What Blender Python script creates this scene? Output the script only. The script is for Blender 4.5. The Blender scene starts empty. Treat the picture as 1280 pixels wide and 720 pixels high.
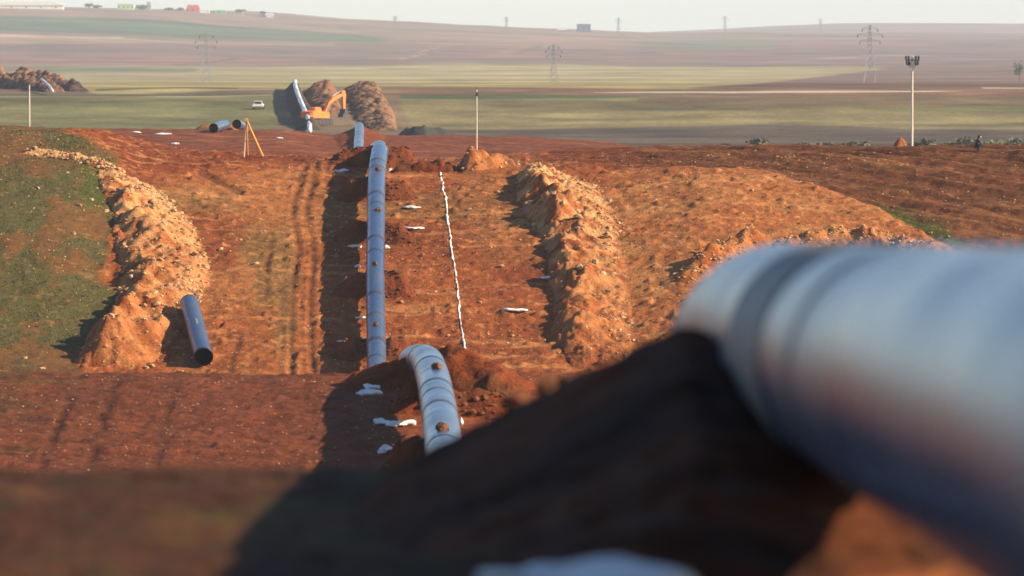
import bpy, bmesh, math, random
import numpy as np
from mathutils import Vector, Matrix, Euler

# ------------------------------------------------------------------ camera / world / sun
F = 7111.0            # focal length in photo pixels (200 mm on 36 mm)
Z0 = 24.0             # eye height in the world; everything below is given relative to the eye
HOR = 45.0            # photo row of the true horizon
SUN_EL, SUN_AZ = math.radians(27), math.radians(103)   # azimuth clockwise from +Y
scene = bpy.context.scene
COL = scene.collection
cam_d = bpy.data.cameras.new("camera"); cam = bpy.data.objects.new("camera", cam_d); COL.objects.link(cam)
cam_d.lens = 200; cam_d.sensor_width = 36; cam_d.clip_start = 0.5; cam_d.clip_end = 60000
PITCH = math.atan((360 - HOR) / F)
cam.location = (0, 0, Z0); cam.rotation_euler = (math.pi / 2 - PITCH, 0, 0)
cam_d.dof.use_dof = True; cam_d.dof.focus_distance = 385; cam_d.dof.aperture_fstop = 2.0
scene.camera = cam
world = bpy.data.worlds.new("World"); scene.world = world; world.use_nodes = True
wn = world.node_tree; wn.nodes.clear()
sky = wn.nodes.new("ShaderNodeTexSky"); sky.sky_type = 'NISHITA'; sky.sun_disc = False
sky.sun_elevation = SUN_EL; sky.sun_rotation = SUN_AZ; sky.dust_density = 0.5; sky.air_density = 1.0; sky.ozone_density = 2.5; sky.altitude = 400
bg = wn.nodes.new("ShaderNodeBackground"); bg.inputs[1].default_value = 0.066
wo = wn.nodes.new("ShaderNodeOutputWorld")
tint = wn.nodes.new("ShaderNodeMix"); tint.data_type = 'RGBA'; tint.blend_type = 'MULTIPLY'; tint.inputs[0].default_value = 1.0; tint.inputs[7].default_value = (1.08, 1.14, 1.24, 1)
wn.links.new(sky.outputs[0], tint.inputs[6]); wn.links.new(tint.outputs[2], bg.inputs[0]); wn.links.new(bg.outputs[0], wo.inputs[0])
sd = bpy.data.lights.new("sun", 'SUN'); sd.energy = 5.0; sd.angle = math.radians(0.5); sd.color = (1.0, 0.78, 0.54)
sun = bpy.data.objects.new("sun", sd); COL.objects.link(sun)
sdir = Vector((math.sin(SUN_AZ) * math.cos(SUN_EL), math.cos(SUN_AZ) * math.cos(SUN_EL), math.sin(SUN_EL)))
sun.rotation_euler = sdir.to_track_quat('Z', 'Y').to_euler(); sun.location = (60, -40, Z0 + 50)
scene.view_settings.view_transform = 'Standard'; scene.view_settings.look = 'None'
scene.view_settings.exposure = 1.2; scene.view_settings.gamma = 1.0
scene.cycles.volume_bounces = 1
rnd = random.Random(7); rng = np.random.default_rng(7)

# ------------------------------------------------------------------ numpy noise
def _hash(ix, iy, s):
    n = (ix.astype(np.int64) * 374761393 + iy.astype(np.int64) * 668265263 + s * 1442695041) & 0xffffffff
    n = ((n ^ (n >> 13)) * 1274126177) & 0xffffffff
    n = (n ^ (n >> 16)) & 0xffffffff
    return n.astype(np.float64) / 4294967295.0
def vnoise(x, y, s=0):
    x = np.asarray(x, float); y = np.asarray(y, float)
    ix = np.floor(x); iy = np.floor(y); fx = x - ix; fy = y - iy
    fx = fx * fx * (3 - 2 * fx); fy = fy * fy * (3 - 2 * fy)
    a = _hash(ix, iy, s); b = _hash(ix + 1, iy, s); c = _hash(ix, iy + 1, s); d = _hash(ix + 1, iy + 1, s)
    return (a + (b - a) * fx + (c - a) * fy + (a - b - c + d) * fx * fy) * 2 - 1
def fbm(x, y, o=4, s=0):
    r = 0; a = 0.5
    for k in range(o):
        r = r + a * vnoise(x * 2 ** k + 17.3 * k, y * 2 ** k - 9.1 * k, s + k); a *= 0.5
    return r
def sm(a, b, v):
    t = np.clip((np.asarray(v, float) - a) / (b - a), 0, 1); return t * t * (3 - 2 * t)

def pchip(xs, ys):
    xs = np.array(xs, float); ys = np.array(ys, float); h = np.diff(xs); dl = np.diff(ys) / h
    m = np.zeros(len(xs)); m[0] = dl[0]; m[-1] = dl[-1]
    for i in range(1, len(xs) - 1):
        if dl[i - 1] * dl[i] > 0:
            w1 = 2 * h[i] + h[i - 1]; w2 = h[i] + 2 * h[i - 1]
            m[i] = (w1 + w2) / (w1 / dl[i - 1] + w2 / dl[i])
    def f(v):
        v = np.clip(np.asarray(v, float), xs[0], xs[-1]); i = np.clip(np.searchsorted(xs, v) - 1, 0, len(xs) - 2)
        t = (v - xs[i]) / h[i]; t2 = t * t; t3 = t2 * t
        return (2*t3-3*t2+1)*ys[i] + (t3-2*t2+t)*h[i]*m[i] + (-2*t3+3*t2)*ys[i+1] + (t3-t2)*h[i]*m[i+1]
    return f

# ------------------------------------------------------------------ terrain (x right, d away, z relative to the eye)
PROF = [(-60,-1.4),(0,-1.72),(15,-2.1),(27,-2.62),(36,-2.98),(42,-3.25),(48,-4.0),(60,-6.0),(80,-8.6),(100,-10.8),
 (130,-13.0),(160,-14.2),(185,-14.1),(205,-13.8),(220,-13.65),(228,-13.65),(236,-14.1),(250,-15.5),(275,-18.0),(300,-20.2),(325,-22.0),
 (338,-22.6),(346,-22.7),(352,-22.3),(361,-20.25),(373,-16.85),(385,-13.8),(397,-11.4),(404,-10.15),(410,-9.5),(416,-9.3),
 (425,-9.4),(500,-11.3),(580,-13.3),(650,-14.6),(700,-13.95),(742,-13.25),(765,-13.6),(800,-15.0),(850,-16.0),(900,-16.5),(950,-16.45),
 (1000,-15.5),(1050,-13.6),(1100,-11.9),(1150,-10.8),(1200,-10.4),(1300,-10.7),(1500,-12.8),(2000,-17.5),(2500,-20.3),(3000,-21),
 (4000,-20),(5000,-15),(6000,-6.5),(7000,1.0),(8000,2.5),(10000,-8),(14500,-30)]
P = pchip(*zip(*PROF))
liftC = pchip([-60,-37,-31,-26,-20,-9,0,10,20,60],[3.2,2.6,2.3,1.1,0.55,0.0,0.45,0.95,1.0,1.0])
liftK = pchip([-120,-42,-30,-22,-4,8,25,120],[0.6,0.9,0.8,0.1,0.0,-0.5,-1.9,-2.4])
liftH = pchip([-2500,-585,-357,-238,-110,0,110,200,2000],[44,36,30,21,14.5,9,4.5,1.5,0])
def base(x, d):
    x = np.asarray(x, float); d = np.asarray(d, float)
    z = P(d)
    z = z + liftC(x) * sm(352, 405, d) * (1 - sm(425, 560, d))
    z = z + liftK(x) * sm(640, 735, d) * (1 - sm(770, 880, d))
    z = z + liftH(x) * sm(3600, 6500, d) * (1 - 0.5 * sm(7500, 12000, d))
    z = z + sm(-150, 700, x) * 30 * sm(8200, 11000, d) * (1 + 0.25 * np.sin(x / 420.0)) * (1 - sm(12500, 14500, d))
    return z
def pix(x, d, z):
    return 640 + F * x / np.maximum(d, 1.0), HOR - F * z / np.maximum(d, 1.0)
def seg_d2(px, py, a, b):
    ax, ay = a; bx, by = b; vx = bx - ax; vy = by - ay; L = vx * vx + vy * vy + 1e-9
    t = np.clip(((px - ax) * vx + (py - ay) * vy) / L, 0, 1)
    return (px - ax - t * vx) ** 2 + (py - ay - t * vy) ** 2
def poly_mask(px, py, poly, soft):
    xs = [p[0] for p in poly]; ys = [p[1] for p in poly]; out = np.zeros(px.shape)
    bb = (px > min(xs) - soft) & (px < max(xs) + soft) & (py > min(ys) - soft) & (py < max(ys) + soft)
    if not bb.any(): return out
    X = px[bb]; Y = py[bb]; ins = np.zeros(X.shape, bool); d2 = np.full(X.shape, 1e18)
    for i in range(len(poly)):
        a = poly[i]; b = poly[(i + 1) % len(poly)]
        c = ((a[1] > Y) != (b[1] > Y)) & (X < (b[0] - a[0]) * (Y - a[1]) / (b[1] - a[1] + 1e-12) + a[0])
        ins ^= c; d2 = np.minimum(d2, seg_d2(X, Y, a, b))
    sdist = np.where(ins, 1, -1) * np.sqrt(d2)
    out[bb] = sm(-soft, soft, sdist); return out
def line_mask(px, py, pts, w):
    d2 = np.full(px.shape, 1e18)
    for a, b in zip(pts[:-1], pts[1:]): d2 = np.minimum(d2, seg_d2(px, py, a, b))
    return np.clip(1 - np.sqrt(d2) / w, 0, 1)
RUTS = [[(392,190),(383,205),(371,238),(366,262),(371,290),(373,310),(367,345),(365,400),(363,470)],
        [(380,180),(396,212),(390,232),(383,258),(386,278),(391,292),(391,325),(387,380),(388,430),(392,475)],
        [(340,300),(332,330),(334,372)],[(285,470),(300,420)],[(250,215),(300,240)]]
RUTS2 = [[(98,472),(72,530),(42,600)],[(222,466),(208,520),(190,600)],[(150,466),(125,530),(105,600)]]
SPUR = [(700,470),(730,330),(770,215),(860,213),(960,222),(1040,246),(1100,268),(1160,303),(1230,345),(1330,420),(1330,480)]
PLOW = [(640,150),(1900,150),(1900,520),(1340,520),(1330,420),(1230,345),(1160,303),(1100,268),(1040,246),(960,222),(860,213),(770,213),(690,195)]
GRASS = [(-700,120),(60,150),(105,172),(150,196),(158,250),(135,300),(128,345),(150,380),(104,425),(92,500),(-700,500)]
def H(x, d):
    x = np.atleast_1d(np.asarray(x, float)); d = np.atleast_1d(np.asarray(d, float))
    b = base(x, d); px, py = pix(x, d, b)
    z = b + 0.22 * fbm(x / 14, d / 14, 3, 3) * sm(55, 120, d) * (1 - sm(900, 1500, d)) + 4.0 * fbm(x / 260, d / 420, 3, 5) * sm(2600, 4200, d)
    hill = sm(330, 350, d) * (1 - sm(430, 470, d)); near = 1 - sm(50, 70, d); hump = sm(140, 160, d) * (1 - sm(232, 245, d)); kn = sm(640, 670, d) * (1 - sm(780, 900, d))
    det = np.zeros_like(z)
    m = hill > 0
    if m.any():
        X = x[m]; D = d[m]; pm = px[m]; qm = py[m]
        g = poly_mask(pm, qm, GRASS, 8); pl = poly_mask(pm, qm, PLOW, 6); sp = poly_mask(pm, qm, SPUR, 9)
        t = 0.16 * fbm(X / 2.2, D / 2.2, 3, 11) + 0.12 * fbm(X / 0.55, D / 0.55, 2, 21) * (1 - 0.5 * g)
        clod = np.clip(vnoise(X / 0.5, D / 0.5, 31) - 0.45, 0, 1) * 0.35 * (1 - 0.7 * g)
        fur = np.sin((X * 0.62 + D * 0.78) * 2.2 + 2.5 * fbm(X / 6, D / 6, 2, 41)) * 0.13 * (0.35 + 0.65 * sm(-.25, .3, fbm(X / 9, D / 5, 2, 43)))
        t = t + clod + pl * (fur + 0.30 * fbm((X * 0.62 + D * 0.78) / 0.9, (X * 0.78 - D * 0.62) / 6, 3, 45)) - pl * 0.7 * clod + sp * 0.75 * sm(770, 900, pm)
        for r in RUTS: t = t - 0.17 * np.minimum(line_mask(pm, qm, r, 5) * 2, 1) * (0.55 + 0.9 * fbm(X / 3, D / 3, 2, 47)) + 0.05 * line_mask(pm, qm, r, 12)
        det[m] += hill[m] * t
    m = hump > 0
    if m.any():
        X = x[m]; D = d[m]
        t = 0.14 * fbm(X / 2, D / 2, 3, 51) + 0.11 * fbm(X / 0.4, D / 0.4, 2, 53) + 0.2 * np.clip(vnoise(X / 0.4, D / 0.5, 57) - .6, 0, 1)
        for r in RUTS2: t = t - 0.07 * np.minimum(line_mask(px[m] + 6 * fbm(X / 2, D / 5, 2, 59), py[m], r, 9) * 1.5, 1) * sm(-.3, .2, fbm(X / 2, D / 6, 2, 58))
        det[m] += hump[m] * t
    m = near > 0
    if m.any():
        X = x[m]; D = d[m]
        det[m] += near[m] * (0.10 * fbm(X / 1.5, D / 1.5, 3, 61) + 0.05 * fbm(X / 0.25, D / 0.25, 2, 63))
    m = kn > 0
    if m.any():
        X = x[m]; D = d[m]; det[m] += kn[m] * (0.35 * fbm(X / 4, D / 4, 3, 71) + 0.12 * fbm(X / 1.0, D / 1.0, 2, 73))
    return z + det
def Hs(x, d): return float(H([x], [d])[0])
def ground_at(px, py, d0, d1, n=2500):
    d = np.linspace(d0, d1, n); x = (px - 640) * d / F; z = H(x, d); q = HOR - F * z / d
    i = np.where(q <= py)[0]
    i = i[0] if len(i) else n - 1
    return float(x[i]), float(d[i]), float(z[i])

# ------------------------------------------------------------------ materials
def nt(name):
    m = bpy.data.materials.new(name); m.use_nodes = True; t = m.node_tree; t.nodes.clear()
    o = t.nodes.new("ShaderNodeOutputMaterial"); b = t.nodes.new("ShaderNodeBsdfPrincipled"); t.links.new(b.outputs[0], o.inputs[0])
    return m, t, b
def noise_node(t, coord, scale, detail=3, rough=0.6):
    n = t.nodes.new("ShaderNodeTexNoise"); n.inputs["Scale"].default_value = scale; n.inputs["Detail"].default_value = detail
    n.inputs["Roughness"].default_value = rough; t.links.new(coord, n.inputs["Vector"]); return n
def ramp(t, src, stops):
    r = t.nodes.new("ShaderNodeValToRGB"); e = r.color_ramp.elements
    while len(e) < len(stops): e.new(0.5)
    for k, (p, c) in enumerate(stops): e[k].position = p; e[k].color = (*c, 1)
    t.links.new(src, r.inputs[0]); return r
def mixc(t, mode, fac, a, b):
    m = t.nodes.new("ShaderNodeMix"); m.data_type = 'RGBA'; m.blend_type = mode
    for sock, v in ((m.inputs[0], fac), (m.inputs[6], a), (m.inputs[7], b)):
        if isinstance(v, (int, float)): sock.default_value = v
        elif isinstance(v, tuple): sock.default_value = (*v, 1)
        else: t.links.new(v, sock)
    return m.outputs[2]
def earth_material():
    m, t, b = nt("earth"); g = t.nodes.new("ShaderNodeNewGeometry"); a = t.nodes.new("ShaderNodeVertexColor"); a.layer_name = "Col"
    at = t.nodes.new("ShaderNodeAttribute"); at.attribute_name = "rough"
    n1 = noise_node(t, g.outputs["Position"], 0.9, 5, 0.65); n2 = noise_node(t, g.outputs["Position"], 5.0, 4, 0.7)
    r1 = ramp(t, n1.outputs["Fac"], [(0.3, (0.62, 0.6, 0.58)), (0.7, (1.35, 1.36, 1.38))])
    r2 = ramp(t, n2.outputs["Fac"], [(0.3, (0.72, 0.70, 0.68)), (0.72, (1.3, 1.32, 1.34))])
    var = mixc(t, 'MULTIPLY', 1.0, r1.outputs[0], r2.outputs[0])
    var = mixc(t, 'MIX', at.outputs["Fac"], (1.0, 1.0, 1.0), var)
    t.links.new(mixc(t, 'MULTIPLY', 1.0, a.outputs["Color"], var), b.inputs["Base Color"])
    ad = t.nodes.new("ShaderNodeMath"); ad.operation = 'ADD'; t.links.new(n1.outputs["Fac"], ad.inputs[0]); t.links.new(n2.outputs["Fac"], ad.inputs[1])
    st = t.nodes.new("ShaderNodeMath"); st.operation = 'MULTIPLY'; st.inputs[1].default_value = 0.55; t.links.new(at.outputs["Fac"], st.inputs[0])
    bp = t.nodes.new("ShaderNodeBump"); bp.inputs["Distance"].default_value = 0.25
    t.links.new(ad.outputs[0], bp.inputs["Height"]); t.links.new(st.outputs[0], bp.inputs["Strength"]); t.links.new(bp.outputs[0], b.inputs["Normal"])
    b.inputs["Roughness"].default_value = 0.95; b.inputs["Specular IOR Level"].default_value = 0.15
    return m
def simple(name, col, rough=0.7, var=0.25, scale=3.0, metal=0.0, spec=0.4, bump=0.0):
    m, t, b = nt(name); g = t.nodes.new("ShaderNodeTexCoord")
    n = noise_node(t, g.outputs["Object"], scale, 4)
    r = ramp(t, n.outputs["Fac"], [(0.3, tuple(c * (1 - var) for c in col)), (0.7, tuple(min(1, c * (1 + var)) for c in col))])
    t.links.new(r.outputs[0], b.inputs["Base Color"]); b.inputs["Roughness"].default_value = rough; b.inputs["Metallic"].default_value = metal
    b.inputs["Specular IOR Level"].default_value = spec
    if bump:
        bp = t.nodes.new("ShaderNodeBump"); bp.inputs["Strength"].default_value = bump; bp.inputs["Distance"].default_value = 0.05
        t.links.new(n.outputs["Fac"], bp.inputs["Height"]); t.links.new(bp.outputs[0], b.inputs["Normal"])
    return m
def pipe_material(name, col, dust, rough):
    m, t, b = nt(name); g = t.nodes.new("ShaderNodeNewGeometry")
    n = noise_node(t, g.outputs["Position"], 0.25, 3, 0.5); n2 = noise_node(t, g.outputs["Position"], 3.1, 2, 0.5); n3 = noise_node(t, g.outputs["Position"], 1.1, 5, 0.7)
    c = ramp(t, n.outputs["Fac"], [(0.42, col), (0.72, dust)])
    mud = ramp(t, n3.outputs["Fac"], [(0.54, (0, 0, 0)), (0.74, (0.75, 0.75, 0.75))])
    c2 = mixc(t, 'MIX', mud.outputs[0], c.outputs[0], (0.115, 0.085, 0.06))
    spots = ramp(t, n2.outputs["Fac"], [(0.67, (0, 0, 0)), (0.74, (1, 1, 1))])
    t.links.new(mixc(t, 'MIX', spots.outputs[0], c2, (0.09, 0.05, 0.03)), b.inputs["Base Color"])
    ad = t.nodes.new("ShaderNodeMath"); ad.operation = 'ADD'; t.links.new(n.outputs["Fac"], ad.inputs[0]); t.links.new(n3.outputs["Fac"], ad.inputs[1])
    rr = t.nodes.new("ShaderNodeMapRange"); rr.inputs["From Min"].default_value = 0.8; rr.inputs["From Max"].default_value = 1.3
    rr.inputs["To Min"].default_value = rough - 0.03; rr.inputs["To Max"].default_value = rough + 0.12; t.links.new(ad.outputs[0], rr.inputs["Value"])
    t.links.new(rr.outputs[0], b.inputs["Roughness"]); b.inputs["IOR"].default_value = 1.85
    bp = t.nodes.new("ShaderNodeBump"); bp.inputs["Strength"].default_value = 0.12; bp.inputs["Distance"].default_value = 0.02
    t.links.new(n3.outputs["Fac"], bp.inputs["Height"]); t.links.new(bp.outputs[0], b.inputs["Normal"])
    return m
M = {}
M['earth'] = earth_material()
M['pipe'] = pipe_material("polyethylene_coating", (0.028, 0.060, 0.125), (0.05, 0.075, 0.115), 0.26)
M['sleeve'] = pipe_material("joint_sleeve_coating", (0.022, 0.024, 0.030), (0.05, 0.045, 0.042), 0.5)
M['band'] = pipe_material("dusty_joint_coating", (0.05, 0.042, 0.037), (0.08, 0.06, 0.05), 0.6)
M['bore'] = simple("pipe_bore_shade", (0.008, 0.007, 0.007), 0.95, 0.3, 2, 0.0, 0.02)  # shade inside the pipe put into a near-black colour
M['steel_edge'] = simple("bare_steel_end", (0.05, 0.045, 0.042), 0.5, 0.3, 6, 0.6)
M['bag'] = simple("woven_white_plastic", (0.60, 0.59, 0.57), 0.7, 0.2, 6, 0, 0.3, 0.5)
M['lime'] = simple("lime_chalk", (0.74, 0.70, 0.62), 0.9, 0.2, 3)
M['rock'] = simple("pale_limestone", (0.40, 0.26, 0.125), 0.9, 0.35, 0.8, 0, 0.2)
m_, t_, b_ = nt("soil_stained_limestone"); g_ = t_.nodes.new("ShaderNodeNewGeometry"); n_ = noise_node(t_, g_.outputs["Position"], 1.1, 4, 0.75)
t_.links.new(ramp(t_, n_.outputs["Fac"], [(0.34, (0.22, 0.095, 0.038)), (0.48, (0.36, 0.21, 0.095)), (0.62, (0.46, 0.315, 0.16))]).outputs[0], b_.inputs["Base Color"]); b_.inputs["Roughness"].default_value = 0.9
M['rock'] = m_
M['orange'] = simple("orange_machine_paint", (0.75, 0.17, 0.025), 0.5, 0.15, 1.5)
M['rubber'] = simple("dark_track_steel", (0.03, 0.028, 0.026), 0.8, 0.3, 3)
M['glass'] = simple("dark_window_glass", (0.02, 0.03, 0.035), 0.08, 0.1, 2, 0, 0.6)
M['white'] = simple("white_paint", (0.75, 0.74, 0.70), 0.5, 0.08, 1.0)
M['cream'] = simple("cream_roofing", (0.8, 0.77, 0.62), 0.55, 0.06, 0.2)
M['red'] = simple("red_roofing", (0.62, 0.10, 0.08), 0.6, 0.12, 0.2)
M['green'] = simple("green_paint", (0.14, 0.42, 0.17), 0.6, 0.12, 0.2)
M['lime_green'] = simple("pale_green_paint", (0.42, 0.58, 0.28), 0.6, 0.12, 0.2)
M['blue'] = simple("blue_grey_cladding", (0.10, 0.13, 0.22), 0.6, 0.15, 0.3)
M['grey'] = simple("grey_render", (0.30, 0.29, 0.29), 0.8, 0.15, 0.3)
M['concrete'] = simple("weathered_concrete", (0.55, 0.50, 0.40), 0.85, 0.18, 1.2)
M['galv'] = simple("galvanised_steel", (0.20, 0.21, 0.23), 0.6, 0.15, 0.5, 0.3)
M['dark_metal'] = simple("dark_fittings", (0.035, 0.035, 0.04), 0.6, 0.2, 3)
M['ochre'] = simple("ochre_painted_timber", (0.62, 0.27, 0.04), 0.7, 0.15, 2)
M['timber'] = simple("pale_timber", (0.55, 0.42, 0.28), 0.8, 0.2, 3)
M['leaf'] = simple("dry_scrub_leaves", (0.125, 0.115, 0.068), 0.8, 0.4, 1.5)
M['leaf_dark'] = simple("dark_green_leaves", (0.045, 0.07, 0.03), 0.8, 0.4, 1.5)
M['blade'] = simple("grass_blades", (0.085, 0.085, 0.03), 0.8, 0.4, 0.4)
M['bark'] = simple("brown_bark", (0.10, 0.07, 0.045), 0.9, 0.3, 3)
M['jacket'] = simple("charcoal_jacket", (0.035, 0.038, 0.045), 0.85, 0.25, 6)
M['hair'] = simple("dark_hair", (0.015, 0.009, 0.006), 0.7, 0.2, 8)
M['skin'] = simple("skin", (0.35, 0.19, 0.13), 0.6, 0.1, 4)

# ------------------------------------------------------------------ object helpers
def link(o, parent=None):
    COL.objects.link(o)
    if parent: o.parent = parent
    return o
def tag(o, label=None, cat=None, group=None, kind=None):
    for k, v in (("label", label), ("category", cat), ("group", group), ("kind", kind)):
        if v: o[k] = v
    return o
def W(x, d, z): return Vector((x, d, z + Z0))
def mesh_np(name, verts, faces, smooth=True):
    me = bpy.data.meshes.new(name); me.from_pydata([tuple(v) for v in verts], [], [tuple(f) for f in faces]); me.update()
    if smooth: me.polygons.foreach_set("use_smooth", [True] * len(me.polygons))
    return me
def grid_mesh(name, V, nr, nc, smooth=True):          # V (nr*nc,3)
    i = np.arange(nr - 1)[:, None] * nc + np.arange(nc - 1)[None, :]
    q = np.stack([i, i + 1, i + nc + 1, i + nc], -1).reshape(-1, 4)
    me = bpy.data.meshes.new(name); me.vertices.add(len(V)); me.vertices.foreach_set("co", V.astype(np.float32).ravel())
    me.loops.add(q.size); me.loops.foreach_set("vertex_index", q.astype(np.int32).ravel())
    me.polygons.add(len(q)); me.polygons.foreach_set("loop_start", np.arange(0, q.size, 4, dtype=np.int32))
    me.polygons.foreach_set("use_smooth", np.ones(len(q), bool)); me.update(calc_edges=True); return me
def set_col(me, col, rough):
    a = me.color_attributes.new("Col", 'FLOAT_COLOR', 'POINT')
    c = np.ones((len(col), 4), np.float32); c[:, :3] = col; a.data.foreach_set("color", c.ravel())
    r = me.attributes.new("rough", 'FLOAT', 'POINT'); r.data.foreach_set("value", np.asarray(rough, np.float32))
class MB:
    def __init__(s): s.bm = bmesh.new()
    def box(s, c, size, rot=None, taper=1.0, bev=0.0):
        r = bmesh.ops.create_cube(s.bm, size=1.0); vs = r['verts']
        for v in vs:
            k = taper if v.co.z > 0 else 1.0
            v.co = Vector((v.co.x * size[0] * k, v.co.y * size[1] * k, v.co.z * size[2]))
        if bev:
            es = list({e for v in vs for e in v.link_edges}); rr = bmesh.ops.bevel(s.bm, geom=es, offset=bev, segments=2, affect='EDGES')
            vs = list({v for f in rr['faces'] for v in f.verts} | {v for v in vs if v.is_valid})
        for v in vs:
            if rot: v.co = rot @ v.co
            v.co += Vector(c)
        return s
    def bar(s, a, b, r1, r2=None, n=8, caps=True):
        a = Vector(a); b = Vector(b); r2 = r1 if r2 is None else r2; q = (b - a).to_track_quat('Z', 'Y').to_matrix()
        ra = []; rb = []
        for k in range(n):
            u = Vector((math.cos(2*math.pi*k/n), math.sin(2*math.pi*k/n), 0)); ra.append(s.bm.verts.new(a + q @ (u*r1))); rb.append(s.bm.verts.new(b + q @ (u*r2)))
        for k in range(n): s.bm.faces.new((ra[k], ra[(k+1) % n], rb[(k+1) % n], rb[k]))
        if caps: s.bm.faces.new(ra[::-1]); s.bm.faces.new(rb)
        return s
    def prism(s, pts, y0, y1):                # outline in x,z extruded along y
        A = [s.bm.verts.new((x, y0, z)) for x, z in pts]; B = [s.bm.verts.new((x, y1, z)) for x, z in pts]; n = len(pts)
        s.bm.faces.new(A); s.bm.faces.new(B[::-1])
        for k in range(n): s.bm.faces.new((A[k], B[k], B[(k+1) % n], A[(k+1) % n]))
        return s
    def build(s, name, mat, parent=None, loc=None, smooth=False):
        bmesh.ops.recalc_face_normals(s.bm, faces=s.bm.faces[:]); me = bpy.data.meshes.new(name); s.bm.to_mesh(me); s.bm.free()
        me.materials.append(M[mat])
        if smooth: me.polygons.foreach_set("use_smooth", [True] * len(me.polygons))
        o = bpy.data.objects.new(name, me); link(o, parent)
        if loc is not None: o.location = loc
        return o
def empty(name, loc, rz=0, label=None, cat=None, group=None):
    e = bpy.data.objects.new(name, None); link(e); e.location = loc; e.rotation_euler.z = rz; e.empty_display_size = 0.3
    return tag(e, label, cat, group)

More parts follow.
